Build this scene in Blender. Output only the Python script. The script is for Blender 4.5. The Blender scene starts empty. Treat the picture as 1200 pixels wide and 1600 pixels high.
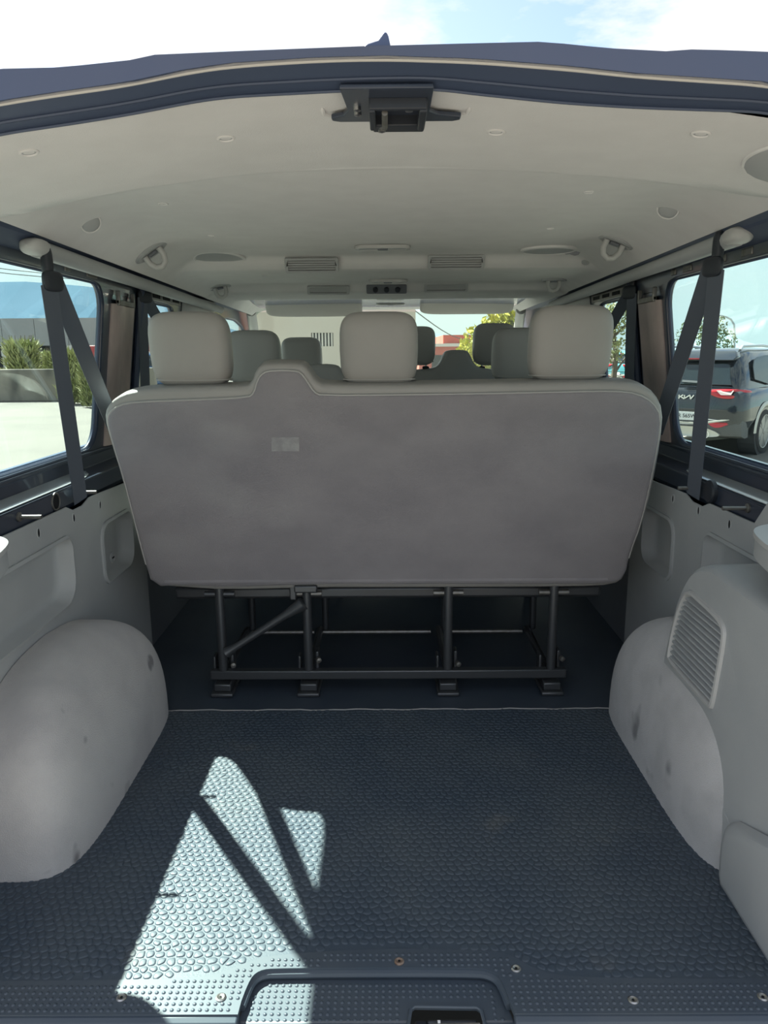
import bpy, bmesh, math, random
from mathutils import Vector, Matrix
from mathutils.geometry import tessellate_polygon
random.seed(7)
sc = bpy.context.scene
COL = sc.collection
pi = math.pi

# ------------------------------------------------------------------ camera
F_PX, PITCH, YAW, ROLL, CAM_H = 1155.0, math.radians(12.2), math.radians(.25), math.radians(.4), 1.026
_c, _s = math.cos(YAW), math.sin(YAW)
def _yaw(v): return Vector((v[0]*_c - v[1]*_s, v[0]*_s + v[1]*_c, v[2]))
R0 = _yaw((1, 0, 0)); F0 = _yaw((0, math.cos(PITCH), -math.sin(PITCH))); U0 = _yaw((0, math.sin(PITCH), math.cos(PITCH)))
RR = R0*math.cos(ROLL) - U0*math.sin(ROLL); UU = R0*math.sin(ROLL) + U0*math.cos(ROLL)
cd = bpy.data.cameras.new('camera'); cam = bpy.data.objects.new('camera', cd); COL.objects.link(cam)
m = Matrix((RR, UU, -F0)).transposed().to_4x4(); m.translation = (0, 0, CAM_H)
cam.matrix_world = m
cd.sensor_fit = 'VERTICAL'; cd.sensor_height = 24.0; cd.lens = 24.0*F_PX/1600.0
cd.clip_start = .02; cd.clip_end = 12000
sc.camera = cam
CP = Vector((0, 0, CAM_H))
def ray(px, py): return F0 + RR*((px-600)/F_PX) + UU*((800-py)/F_PX)
def onX(px, py, X): r = ray(px, py); return CP + r*(X/r.x)
def onY(px, py, Y): r = ray(px, py); return CP + r*(Y/r.y)
def onZ(px, py, Z): r = ray(px, py); return CP + r*((Z-CAM_H)/r.z)

# ------------------------------------------------------------------ world, sun, exposure
SUNDIR = Vector((.56, -.58, -1)).normalized()      # the way the light travels
sd = bpy.data.lights.new('sun', 'SUN'); sd.energy = 12.5; sd.angle = math.radians(.6); sd.color = (1, .95, .86)
so = bpy.data.objects.new('sun', sd); COL.objects.link(so)
so.rotation_euler = SUNDIR.to_track_quat('-Z', 'Y').to_euler(); so.location = (-6, 5, 12)
w = bpy.data.worlds.new('sky'); sc.world = w; w.use_nodes = True
nt = w.node_tree; nt.nodes.clear()
def nn(t, **k):
    n = nt.nodes.new(t)
    for a, b in k.items(): setattr(n, a, b)
    return n
out = nn('ShaderNodeOutputWorld'); bg = nn('ShaderNodeBackground')
sky = nn('ShaderNodeTexSky', sky_type='NISHITA', sun_disc=False, sun_elevation=math.radians(51.1),
         air_density=1.0, dust_density=1.5, ozone_density=1.2)
sky.sun_rotation = math.atan2(-SUNDIR.x, -SUNDIR.y)
tc = nn('ShaderNodeTexCoord'); mp = nn('ShaderNodeMapping'); mp.inputs['Scale'].default_value = (1.6, 1.6, 4.5)
mp.inputs['Location'].default_value = (2.7, -.8, .5)
nz = nn('ShaderNodeTexNoise'); nz.inputs['Scale'].default_value = 2.6; nz.inputs['Detail'].default_value = 9; nz.inputs['Roughness'].default_value = .6
rp = nn('ShaderNodeValToRGB'); rp.color_ramp.elements[0].position = .38; rp.color_ramp.elements[1].position = .56
skm = nn('ShaderNodeMix', data_type='RGBA', blend_type='MULTIPLY'); skm.inputs[0].default_value = 1.0
skm.inputs[7].default_value = (.115, .115, .115, 1)
mx = nn('ShaderNodeMix', data_type='RGBA'); mx.inputs[7].default_value = (.56, .56, .575, 1)
L = nt.links.new
L(tc.outputs['Generated'], mp.inputs[0]); L(mp.outputs[0], nz.inputs['Vector']); L(nz.outputs['Fac'], rp.inputs[0])
L(sky.outputs[0], skm.inputs[6]); L(skm.outputs[2], mx.inputs[6]); L(rp.outputs[0], mx.inputs[0])
sep = nn('ShaderNodeSeparateXYZ'); L(tc.outputs['Generated'], sep.inputs[0])
hz = nn('ShaderNodeMapRange'); hz.inputs[1].default_value = .0; hz.inputs[2].default_value = .24; hz.inputs[3].default_value = .92; hz.inputs[4].default_value = 0
hz.interpolation_type = 'SMOOTHSTEP'; L(sep.outputs[2], hz.inputs[0])
hm = nn('ShaderNodeMix', data_type='RGBA'); hm.inputs[7].default_value = (.46, .57, .585, 1)
L(hz.outputs[0], hm.inputs[0]); L(mx.outputs[2], hm.inputs[6]); L(hm.outputs[2], bg.inputs[0]); L(bg.outputs[0], out.inputs[0])
bg.inputs[1].default_value = 1.0
vs = sc.view_settings; vs.view_transform = 'Standard'; vs.look = 'None'; vs.gamma = 1.0; vs.use_curve_mapping = False
vs.exposure = 1.1

# ------------------------------------------------------------------ materials
def mat(name, col, rough=.6, metal=0.0, col2=None, scale=8, detail=4, lo=.35, hi=.65, bump=0, bscale=200, coat=0, spec=.5, stains=None, stretch=None, sheen=0):
    m = bpy.data.materials.new(name); m.use_nodes = True
    t = m.node_tree; b = t.nodes['Principled BSDF']
    b.inputs['Base Color'].default_value = (*col, 1); b.inputs['Roughness'].default_value = rough; b.inputs['Metallic'].default_value = metal
    b.inputs['Specular IOR Level'].default_value = spec
    if coat: b.inputs['Coat Weight'].default_value = coat; b.inputs['Coat Roughness'].default_value = .04
    if sheen: b.inputs['Sheen Weight'].default_value = sheen
    tcn = t.nodes.new('ShaderNodeTexCoord'); src = tcn.outputs['Object']
    if stretch:
        mpn = t.nodes.new('ShaderNodeMapping'); mpn.inputs['Scale'].default_value = stretch; t.links.new(src, mpn.inputs[0]); src = mpn.outputs[0]
    last = None
    if col2:
        n = t.nodes.new('ShaderNodeTexNoise'); n.inputs['Scale'].default_value = scale; n.inputs['Detail'].default_value = detail
        t.links.new(src, n.inputs['Vector'])
        r = t.nodes.new('ShaderNodeValToRGB'); r.color_ramp.elements[0].position = lo; r.color_ramp.elements[1].position = hi
        r.color_ramp.elements[0].color = (*col, 1); r.color_ramp.elements[1].color = (*col2, 1)
        t.links.new(n.outputs['Fac'], r.inputs[0]); last = r.outputs[0]
    if stains:
        scol, sscale, slo, shi = stains
        n = t.nodes.new('ShaderNodeTexNoise'); n.inputs['Scale'].default_value = sscale; n.inputs['Detail'].default_value = 2
        t.links.new(src, n.inputs['Vector'])
        r = t.nodes.new('ShaderNodeMapRange'); r.inputs[1].default_value = slo; r.inputs[2].default_value = shi
        t.links.new(n.outputs['Fac'], r.inputs[0])
        x = t.nodes.new('ShaderNodeMix'); x.data_type = 'RGBA'; x.inputs[7].default_value = (*scol, 1)
        if last: t.links.new(last, x.inputs[6])
        else: x.inputs[6].default_value = (*col, 1)
        t.links.new(r.outputs[0], x.inputs[0]); last = x.outputs[2]
    if last: t.links.new(last, b.inputs['Base Color'])
    if bump:
        n2 = t.nodes.new('ShaderNodeTexNoise'); n2.inputs['Scale'].default_value = bscale; n2.inputs['Detail'].default_value = 3
        t.links.new(tcn.outputs['Object'], n2.inputs['Vector'])
        bn = t.nodes.new('ShaderNodeBump'); bn.inputs['Strength'].default_value = bump; bn.inputs['Distance'].default_value = .002
        t.links.new(n2.outputs['Fac'], bn.inputs['Height']); t.links.new(bn.outputs[0], b.inputs['Normal'])
    return m

def glass(name, tint, refl=.06):
    m = bpy.data.materials.new(name); m.use_nodes = True; t = m.node_tree; t.nodes.clear()
    o = t.nodes.new('ShaderNodeOutputMaterial'); tr = t.nodes.new('ShaderNodeBsdfTransparent'); gl = t.nodes.new('ShaderNodeBsdfGlossy')
    tr.inputs[0].default_value = (*tint, 1); gl.inputs['Roughness'].default_value = .01
    lwf = t.nodes.new('ShaderNodeLayerWeight'); lwf.inputs[0].default_value = .5
    pw = t.nodes.new('ShaderNodeMath'); pw.operation = 'POWER'; pw.inputs[1].default_value = 5.0; t.links.new(lwf.outputs['Facing'], pw.inputs[0])
    lw = t.nodes.new('ShaderNodeMath'); lw.operation = 'MULTIPLY_ADD'; lw.inputs[1].default_value = .6; lw.inputs[2].default_value = refl*.5; t.links.new(pw.outputs[0], lw.inputs[0])
    mxs = t.nodes.new('ShaderNodeMixShader')
    t.links.new(lw.outputs[0], mxs.inputs[0]); t.links.new(tr.outputs[0], mxs.inputs[1]); t.links.new(gl.outputs[0], mxs.inputs[2]); t.links.new(mxs.outputs[0], o.inputs[0])
    return m

M = {}
M['headliner'] = mat('headliner fabric', (.70, .69, .68), .9, col2=(.67, .66, .65), scale=14, bump=.25, bscale=420, spec=.2)
M['paint'] = mat('dark navy paint', (.026, .036, .058), .30, coat=.35, spec=.5)  # navy base lightened, with veiling glare mixed into the colour
M['header_paint'] = mat('flare tinted navy body paint', (.03, .055, .13), .25, coat=.5)  # navy pushed bluer to carry the lens flare over the roof edge
M['strip'] = mat('glossy ledge sheen grey', (.34, .36, .37), .12, coat=1.0)
M['rubber_seal'] = mat('rubber seal', (.045, .062, .105), .5, bump=.1, bscale=60)  # blue lift in the black rubber stands for lens flare
M['edge'] = mat('bare seal lip highlight', (.62, .60, .56), .5)  # pale colour stands for the highlight along the bare seam
M['plastic'] = mat('grey trim plastic', (.40, .412, .412), .5, col2=(.37, .382, .387), scale=6, bump=.18, bscale=700, spec=.4)
M['plastic_dark'] = mat('dark grey plastic', (.14, .15, .168), .5, bump=.1, bscale=500)
M['plastic_pale'] = mat('pale grey plastic', (.45, .45, .44), .4, bump=.08, bscale=500)
M['black'] = mat('black plastic', (.018, .022, .03), .45)
M['hole'] = mat('black hole', (.004, .005, .007), .9)
M['carpet'] = mat('grey arch carpet', (.50, .48, .465), .95, col2=(.41, .395, .39), scale=7, lo=.4, hi=.68, bump=.9, bscale=520, spec=.1,
                  stains=((.20, .19, .19), 11, .67, .74), sheen=.2)
M['carpet2'] = mat('grey arch carpet worn', (.52, .51, .51), .95, col2=(.44, .435, .435), scale=10, lo=.42, hi=.66, bump=.9, bscale=520, spec=.1,
                  stains=((.20, .20, .205), 9, .68, .77), sheen=.2)
M['seat_back'] = mat('worn grey seat back felt', (.272, .252, .258), .92, col2=(.232, .215, .224), scale=5, lo=.38, hi=.66, bump=.5, bscale=380, spec=.15,
                  stains=((.33, .315, .312), 3.2, .62, .9), sheen=.25, stretch=(1, 1, 1.6))
M['vinyl'] = mat('grey beige vinyl', (.33, .312, .29), .45, col2=(.31, .295, .275), scale=5, bump=.15, bscale=600, spec=.45)
M['vinyl_edge'] = mat('grey vinyl piping', (.38, .365, .345), .5)
M['vinyl_lifted'] = mat('lightened grey vinyl', (.36, .352, .34), .45, bump=.15, bscale=600)  # same vinyl as the rear row, lightened where little light reaches
M['tube'] = mat('satin black steel tube', (.10, .105, .112), .3, .6)
M['steel'] = mat('bright steel', (.55, .55, .53), .3, 1.0)
M['zinc'] = mat('dull zinc', (.26, .255, .245), .45, .8, col2=(.20, .19, .17), scale=60)
M['rust'] = mat('brownish screw', (.35, .27, .22), .5, .6, col2=(.2, .13, .09), scale=150)
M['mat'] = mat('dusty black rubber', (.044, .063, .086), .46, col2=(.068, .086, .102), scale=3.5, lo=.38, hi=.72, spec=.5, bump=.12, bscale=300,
               stains=((.13, .132, .122), 6, .66, .9))  # rubber colour raised towards blue for veiling glare; the dust is its own
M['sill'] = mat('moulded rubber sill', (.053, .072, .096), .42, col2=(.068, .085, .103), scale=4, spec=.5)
M['floor'] = mat('smooth black floor covering', (.036, .050, .072), .5, col2=(.048, .062, .082), scale=5, bump=.2, bscale=160)  # bluish lift for the glare that raises the blacks under the seats
M['webbing'] = mat('black seat belt webbing', (.085, .10, .125), .55, bump=.3, bscale=900)  # black webbing lightened to include the veil of glare
M['pillar'] = mat('sunlit brown grey pillar steel', (.56, .45, .42), .38, .15, col2=(.26, .21, .20), scale=7, lo=.35, hi=.68, stretch=(1, 1, .5))  # albedo raised to suggest sunlight falling on the panels
M['wglass'] = glass('window glass', (.84, .93, .915))
M['wsglass'] = glass('windscreen glass', (.88, .93, .88))
M['lens'] = mat('lamp lens', (.72, .71, .66), .25)

# ------------------------------------------------------------------ mesh helpers
ORG = {}
def tag(o, label=None, cat=None, group=None, kind=None):
    if label: o['label'] = label
    if cat: o['category'] = cat
    if group: o['group'] = group
    if kind: o['kind'] = kind
    return o
def thing(name, label, cat, loc=(0, 0, 0), rotz=0, group=None, local=False, kind=None):
    o = bpy.data.objects.new(name, None); o.empty_display_size = .05; COL.objects.link(o)
    o.location = loc; o.rotation_euler = (0, 0, rotz); ORG[o.name] = Vector((0, 0, 0)) if local else Vector(loc)
    return tag(o, label, cat, group, kind)
def obj(name, vf, ma, parent=None, smooth=False, bevel=0, seg=2, sub=0, auto=None):
    verts, faces = vf
    org = ORG.get(parent.name, Vector((0, 0, 0))) if parent else Vector((0, 0, 0))
    me = bpy.data.meshes.new(name)
    me.from_pydata([Vector(v) - org for v in verts], [], [tuple(f) for f in faces])
    bm = bmesh.new(); bm.from_mesh(me); bmesh.ops.recalc_face_normals(bm, faces=bm.faces); bm.to_mesh(me); bm.free()
    if isinstance(ma, str): ma = M[ma]
    me.materials.append(ma)
    o = bpy.data.objects.new(name, me); COL.objects.link(o)
    if parent: o.parent = parent; ORG[o.name] = org
    if bevel:
        b = o.modifiers.new('bevel', 'BEVEL'); b.width = bevel; b.segments = seg; b.limit_method = 'ANGLE'; b.angle_limit = math.radians(35)
        b.harden_normals = False
    if sub:
        s = o.modifiers.new('sub', 'SUBSURF'); s.levels = sub; s.render_levels = sub
    if smooth or bevel:
        for p_ in me.polygons: p_.use_smooth = True
        if auto is None: auto = 40
        try: me.set_sharp_from_angle(angle=math.radians(auto))
        except Exception: pass
    return o
def join(*vfs):
    V = []; Fc = []
    for v, f in vfs:
        n = len(V); V += [tuple(a) for a in v]; Fc += [tuple(i+n for i in q) for q in f]
    return V, Fc
def box(x0, x1, y0, y1, z0, z1):
    v = [(x, y, z) for z in (z0, z1) for y in (y0, y1) for x in (x0, x1)]
    return v, [(0, 2, 3, 1), (4, 5, 7, 6), (0, 1, 5, 4), (2, 6, 7, 3), (0, 4, 6, 2), (1, 3, 7, 5)]
def xform(vf, mtx): return [mtx @ Vector(v) for v in vf[0]], vf[1]
def tube(pts, r, n=10, cap=True):
    pts = [Vector(p_) for p_ in pts]; V = []; Fc = []
    rs = r if isinstance(r, (list, tuple)) else [r]*len(pts)
    up = Vector((0, 0, 1))
    prev = None
    for i, p_ in enumerate(pts):
        d = (pts[min(i+1, len(pts)-1)] - pts[max(i-1, 0)]).normalized()
        if prev is None:
            a = d.cross(up)
            if a.length < 1e-3: a = d.cross(Vector((1, 0, 0)))
            a.normalize()
        else:
            a = (prev - d*prev.dot(d)).normalized()
        prev = a; b = d.cross(a)
        for k in range(n):
            t = 2*pi*k/n; V.append(p_ + (a*math.cos(t) + b*math.sin(t))*rs[i])
    for i in range(len(pts)-1):
        for k in range(n):
            Fc.append((i*n+k, i*n+(k+1) % n, (i+1)*n+(k+1) % n, (i+1)*n+k))
    if cap: Fc.append(tuple(range(n))[::-1]); Fc.append(tuple((len(pts)-1)*n+k for k in range(n)))
    return V, Fc
def ribbon(pts, wvec, wid, th):
    """flat strap following pts; wvec = width direction"""
    pts = [Vector(p_) for p_ in pts]; V = []; Fc = []
    for i, p_ in enumerate(pts):
        d = (pts[min(i+1, len(pts)-1)] - pts[max(i-1, 0)]).normalized()
        a = Vector(wvec); a = (a - d*a.dot(d)).normalized(); b = d.cross(a)
        for sx, sy in ((-1, -1), (1, -1), (1, 1), (-1, 1)): V.append(p_ + a*sx*wid/2 + b*sy*th/2)
    for i in range(len(pts)-1):
        for k in range(4): Fc.append((i*4+k, i*4+(k+1) % 4, (i+1)*4+(k+1) % 4, (i+1)*4+k))
    n = (len(pts)-1)*4; Fc += [(0, 1, 2, 3), (n+3, n+2, n+1, n)]
    return V, Fc
def lathe(prof, n=24, M4=None):
    """prof: (r, h) about local Z"""
    V = []; Fc = []; 
    for r, h in prof:
        for k in range(n): t = 2*pi*k/n; V.append((r*math.cos(t), r*math.sin(t), h))
    for i in range(len(prof)-1):
        for k in range(n): Fc.append((i*n+k, i*n+(k+1) % n, (i+1)*n+(k+1) % n, (i+1)*n+k))
    if prof[0][0] > 1e-5: Fc.append(tuple(range(n))[::-1])
    if prof[-1][0] > 1e-5: Fc.append(tuple((len(prof)-1)*n+k for k in range(n)))
    vf = (V, Fc)
    return xform(vf, M4) if M4 is not None else vf
def frame_at(p, z, x=None):
    z = Vector(z).normalized(); x = Vector(x) if x is not None else (Vector((1, 0, 0)) if abs(z.x) < .9 else Vector((0, 1, 0)))
    x = (x - z*x.dot(z)).normalized(); y = z.cross(x)
    m4 = Matrix((x, y, z)).transposed().to_4x4(); m4.translation = Vector(p); return m4
def rrect(a0, a1, b0, b1, r, n=6):
    P = []
    rs = r if isinstance(r, (list, tuple)) else (r, r, r, r)
    for (cx, cy, t0), q in zip(((a1-rs[0], b1-rs[0], 0), (a0+rs[1], b1-rs[1], 90), (a0+rs[2], b0+rs[2], 180), (a1-rs[3], b0+rs[3], 270)), rs):
        for k in range(n+1):
            t = math.radians(t0 + 90*k/n); P.append((cx + q*math.cos(t), cy + q*math.sin(t)))
    return P
def inset(P, d):
    """offset a CCW 2d loop inwards by d"""
    n = len(P); Q = []
    area = sum(P[i][0]*P[(i+1) % n][1]-P[(i+1) % n][0]*P[i][1] for i in range(n)); sg = 1 if area > 0 else -1
    for i in range(n):
        a, b, c = Vector(P[i-1]), Vector(P[i]), Vector(P[(i+1) % n])
        e1, e2 = (b-a), (c-b)
        n1 = Vector((-e1.y, e1.x)); n2 = Vector((-e2.y, e2.x))
        if n1.length < 1e-9: n1 = n2
        if n2.length < 1e-9: n2 = n1
        nn_ = (n1.normalized()+n2.normalized())
        if nn_.length < 1e-6: nn_ = n1
        nn_.normalize(); q = b + nn_*d*sg; Q.append((q.x, q.y))
    return Q
def chaikin(P, it=2, closed=True):
    for _ in range(it):
        Q = []
        n = len(P)
        for i in range(n if closed else n-1):
            a, b = Vector(P[i]), Vector(P[(i+1) % n]); Q += [tuple(a*.75+b*.25), tuple(a*.25+b*.75)]
        if not closed: Q = [P[0]] + Q + [P[-1]]
        P = Q
    return P
def plate(loops, fmap, th):
    """flat plate from a 2d outer loop plus holes; fmap(a,b,t) -> 3d with t in (0,th)"""
    flat = [p_ for l in loops for p_ in l]
    tri = tessellate_polygon([[Vector((a, b, 0)) for a, b in l] for l in loops])
    n = len(flat)
    V = [fmap(a, b, 0) for a, b in flat] + [fmap(a, b, th) for a, b in flat]
    Fc = [tuple(t) for t in tri] + [tuple(i+n for i in t[::-1]) for t in tri]
    o = 0
    for l in loops:
        k = len(l)
        for i in range(k): j = (i+1) % k; Fc.append((o+i, o+j, n+o+j, n+o+i))
        o += k
    return V, Fc
def loft(rings, cap=True, closed=True):
    n = len(rings[0]); V = [p_ for r in rings for p_ in r]; Fc = []
    for i in range(len(rings)-1):
        for k in range(n if closed else n-1): Fc.append((i*n+k, i*n+(k+1) % n, (i+1)*n+(k+1) % n, (i+1)*n+k))
    if cap and closed: Fc.append(tuple(range(n))[::-1]); Fc.append(tuple((len(rings)-1)*n+k for k in range(n)))
    return V, Fc
def spow(v, e): return math.copysign(abs(v)**e, v)
def sellipsoid(c, a, b, h, e1, e2, nu=32, nv=16, half=False):
    """superellipsoid: outline (x,z) exponent e2, rounding towards +-y exponent e1"""
    rings = []
    for j in range(nv+1):
        ps = -pi/2 + pi*j/nv; cs, sn = spow(math.cos(ps), e1), spow(math.sin(ps), e1)
        rings.append([(c[0]+a*cs*spow(math.cos(2*pi*k/nu), e2), c[1]+b*sn, c[2]+h*cs*spow(math.sin(2*pi*k/nu), e2)) for k in range(nu)])
    return loft(rings, cap=False)
def blob(c, r, e=1.0, n=12): return sellipsoid(c, r[0], r[1], r[2], e, e, n, max(6, n//2))
def side(sg): return 'left' if sg < 0 else 'right'

# ================================================================== THE VAN SHELL
def lean(z): return .87 - (z-.757)*.14          # half width of the window line at height z
floor = obj('floor', box(-.90, .90, 1.068, 5.2, -.03, -.001), 'floor')
tag(floor, 'smooth black floor covering of the van under the seats', 'floor', kind='structure')

W1, W2 = (1.13, 2.205), (2.52, 2.93)  # middle windows cut short to keep sun off the floor under the bench
win_loops = {}
wn = 0
for sg in (-1, 1):
    dz = -.008 if sg < 0 else .008
    outer = [(1.0, .731), (5.3, .731), (5.3, .80), (4.42, 1.29), (1.0, 1.29)]
    h1 = rrect(W1[0], W1[1]+(.03 if sg > 0 else 0), .755, 1.222, (.075, .075, .085, .07), 7)
    h2 = rrect(W2[0], W2[1], .755, 1.20, .06, 6)
    h3 = chaikin([(3.56, .80), (5.0, .80), (4.42, 1.20), (3.56, 1.20)], 2)
    fm = lambda a, b, t, sg=sg: (sg*(lean(b)+t), a, b)
    wall = obj('wall_'+side(sg), plate([outer, h1, h2, h3], fm, .022), 'paint', bevel=.006, seg=2)
    tag(wall, 'dark navy painted steel window frame along the %s side of the van' % side(sg), 'wall', kind='structure')
    # lower body: grey panel line behind, dark outer skin
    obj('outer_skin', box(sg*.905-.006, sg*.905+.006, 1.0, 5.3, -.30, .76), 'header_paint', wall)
    obj('inner_lining', box(sg*.85-.004, sg*.85+.004, 2.425, 5.2, 0, .64), 'plastic_dark', wall)
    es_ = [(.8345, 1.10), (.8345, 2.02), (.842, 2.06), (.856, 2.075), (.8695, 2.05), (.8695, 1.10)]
    obj('ledge_sheen', plate([es_], lambda a, b, t, sg=sg: (sg*a, b, .6905+(a-.832)*.385+t), .002), 'strip', wall, bevel=.001)  # pale strip added to give the bright sheen along the dark ledge
    prof = [(.84, .629), (.830, .644), (.830, .684), (.832, .689), (.871, .704), (.874, .734), (.892, .736), (.892, .629)]
    obj('belt_ledge', loft([[(sg*a, y, b) for a, b in prof] for y in (1.0, 2.0, 3.0, 4.0, 5.2)]), 'paint', wall, bevel=.0015, auto=18)
    # crimped line along the ledge
    obj('ledge_lip', tube([(sg*.831, 1.02, .688), (sg*.831, 3.4, .688)], .0018, 6), 'paint', wall)
    obj('frame_lip', tube([(sg*.869, 1.02, .744), (sg*.869, 3.4, .744)], .0035, 6), 'paint', wall)
    # roof rail, hidden gap between lining and window frame
    obj('roof_rail', loft([[(sg*a, y, b) for a, b in ((.735, 1.314), (.75, 1.274), (.793, 1.250), (.812, 1.247), (.84, 1.272), (.83, 1.355), (.755, 1.355))] for y in (1.0, 2.2, 3.4, 4.45)]), 'rubber_seal', wall, bevel=.004)
    for i, (y, l_) in enumerate(((1.70, .05), (1.83, .03), (1.91, .03), (2.03, .055), (2.14, .03)) if sg > 0 else ((1.83, .03), (1.93, .03), (2.07, .07))):
        obj('rail_clip', box(sg*.803-.004, sg*.803+.004, y, y+l_, 1.230, 1.246), 'zinc', wall, bevel=.002)
    # pillar between the two side windows, with its stamped steel panel
    zs = [.75, .80, .90, 1.0, 1.1, 1.172]
    ring = []
    for z in zs:
        xw = lean(z); ring.append([(sg*(xw-.004), 2.26, z), (sg*(xw-.012), 2.275, z), (sg*(xw-.016), 2.33, z), (sg*(xw-.006), 2.38, z), (sg*(xw-.014), 2.43, z), (sg*(xw-.004), 2.46, z), (sg*(xw+.01), 2.46, z), (sg*(xw+.01), 2.26, z)])
    pil = obj('pillar_panel', loft(ring), 'pillar', wall, smooth=True, auto=60)
    obj('pillar_bracket', join(box(sg*(lean(1.19)-.012)-.006, sg*(lean(1.19)-.012)+.006, 2.28, 2.29, 1.172, 1.21), box(sg*(lean(1.19)-.012)-.006, sg*(lean(1.19)-.012)+.006, 2.41, 2.42, 1.172, 1.21), box(sg*(lean(1.17)-.014)-.006, sg*(lean(1.17)-.014)+.006, 2.28, 2.42, 1.168, 1.184)), 'zinc', wall, bevel=.002)
    obj('pillar_trim', loft([[(sg*(lean(z)-.002), 3.02, z), (sg*(lean(z)-.022), 3.05, z), (sg*(lean(z)-.026), 3.28, z), (sg*(lean(z)-.022), 3.50, z), (sg*(lean(z)-.002), 3.54, z)] for z in (.66, .95, 1.25)]), 'plastic_pale', wall, smooth=True, auto=50)
    # ribbed pillar edge with door seal
    obj('door_seal', tube([(sg*(lean(z)-.010), 2.495, z) for z in (.75, .9, 1.05, 1.2, 1.245)], .012, 8), 'rubber_seal', wall, smooth=True)
    # corner post by the rear door
    obj('corner_post', loft([[(sg*a, y, z) for a, y in ((.795, .985), (.91, .985), (.91, 1.125), (.88, 1.125), (.80, 1.05))] for z in (-.02, .69)]), 'paint', wall, bevel=.01)
    obj('corner_post', loft([[(sg*(a-(z-.69)*.13), y, z) for a, y in ((.75, .985), (.92, .985), (.92, 1.125), (.885, 1.125), (.80, 1.05))] for z in (.69, 1.34)]), 'paint', wall, bevel=.01)
    # glazing
    for hl, nm, where in ((h1, 'rear', 'beside the rear bench'), (h2, 'middle', 'beside the middle bench'), (h3, 'front', 'beside the front seats')):
        wn += 1
        g = obj('window_%d' % wn, plate([inset(hl, -.006)], lambda a, b, t, sg=sg: (sg*(lean(b)+.014+t), a, b), .004), 'wglass')
        tag(g, '%s side window of tinted glass %s' % (side(sg), where), 'window', kind='structure')
        P3 = [(sg*(lean(b)+.011), a, b) for a, b in hl]
        obj('window_gasket', tube(P3+[P3[0]], .005, 6, cap=False), 'rubber_seal', g, smooth=True)

# ---- grey lower side panels with pockets
for sg in (-1, 1):
    X = .82
    top = [(2.42, .628), (2.00, .641), (1.95, .628), (1.89, .628), (1.85, .644), (1.0, .652)]
    outer = [(1.0, .0), (2.42, .0)] + top
    pa = rrect(1.11, 1.845, .402, .566, (.03, .03, .03, .06), 5); pb = rrect(2.055, 2.295, .374, .542, (.035, .045, .035, .05), 5)
    slots = [(1.684, .621), (1.883, .612), (2.063, .610)] if sg < 0 else [(1.725, .622), (1.903, .617), (2.08, .614)]
    sl = [[(y+.0065*math.cos(2*pi*k/12), z-.004+.011*math.sin(2*pi*k/12)) for k in range(12)] for y, z in slots]
    pan = obj('side_panel', plate([outer, pa, pb], lambda a, b, t, sg=sg: (sg*(X+t), a, b), .006), 'plastic', bevel=.0025)
    tag(pan, 'grey moulded plastic panel with two pockets under the %s rear window' % side(sg), 'side panel')
    for pk in (pa, pb):
        r0 = inset(pk, -.010); r1 = inset(pk, -.002); r2 = inset(pk, .006); r3 = inset(pk, .016); r4 = inset(pk, .03)
        rings = [[(sg*(X+d), a, b) for a, b in r] for r, d in ((r0, .0005), (r0, -.005), (r1, -.007), (pk, -.002), (r2, .026), (r3, .036), (r4, .038))]
        v, f = loft(rings, cap=False); n = len(pk); f.append(tuple((len(rings)-1)*n+k for k in range(n)))
        obj('pocket', (v, f), 'plastic', pan, smooth=True, auto=50)
    for y, z in slots:
        obj('slot_hole', lathe([(.0068, 0), (.0068, .001)], 12, frame_at((sg*(X-.0002), y, z-.004), (-sg, 0, 0)) @ Matrix.Diagonal((1, 1.6, 1, 1))), 'hole', pan)
        obj('slot_rim', tube([(sg*(X-.001), y+.0075*math.cos(t*pi/8), z-.004+.012*math.sin(t*pi/8)) for t in range(17)], .0018, 5, cap=False), 'plastic', pan, smooth=True)
    if sg < 0:
        obj('plug', lathe([(.018, 0), (.018, .004), (.013, .006), (.011, .003), (.0, .003)], 20, frame_at((sg*.8575, 2.215, .407), (-sg, 0, 0))), 'plastic', pan, smooth=True)
        obj('plug_slot', box(-.8545, -.8525, 2.205, 2.225, .405, .409), 'hole', pan)

# ---- headliner
RIDGE = [(.96, 1.347), (1.415, 1.347), (1.425, 1.343), (1.435, 1.352), (2.56, 1.342), (2.585, 1.337), (2.61, 1.302), (2.64, 1.297), (3.10, 1.297), (3.125, 1.292), (3.15, 1.270), (3.18, 1.266), (3.52, 1.266), (3.62, 1.27), (3.75, 1.292), (4.10, 1.306), (4.22, 1.29), (4.33, 1.262)]
def interp(T, x):
    if x <= T[0][0]: return T[0][1]
    for (a, b), (c, d) in zip(T, T[1:]):
        if x <= c: return b + (d-b)*(x-a)/(c-a)
    return T[-1][1]
def sstep(a, b, x): t = max(0, min(1, (x-a)/(b-a))); return t*t*(3-2*t)
def cz(x, y):
    ax = abs(x); r = interp(RIDGE, y)
    ze = 1.284 - .018*(y-1.4) + (.006 if x > 0 else -.006)
    t = max(0, min(1, (ax-.44)/.305)); zs = ze + (1.40-ze)*(1-t**1.9)
    d = max(0, 1 - abs(r-zs)/.03); fwd = min(r, zs) - d*d*.03/4
    rear = 1.349 - (.150 if x > 0 else .200)*x*x
    k = sstep(1.41, 1.45, y + (ax > .35)*(ax-.35)*.10)
    return rear*(1-k) + fwd*k
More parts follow.
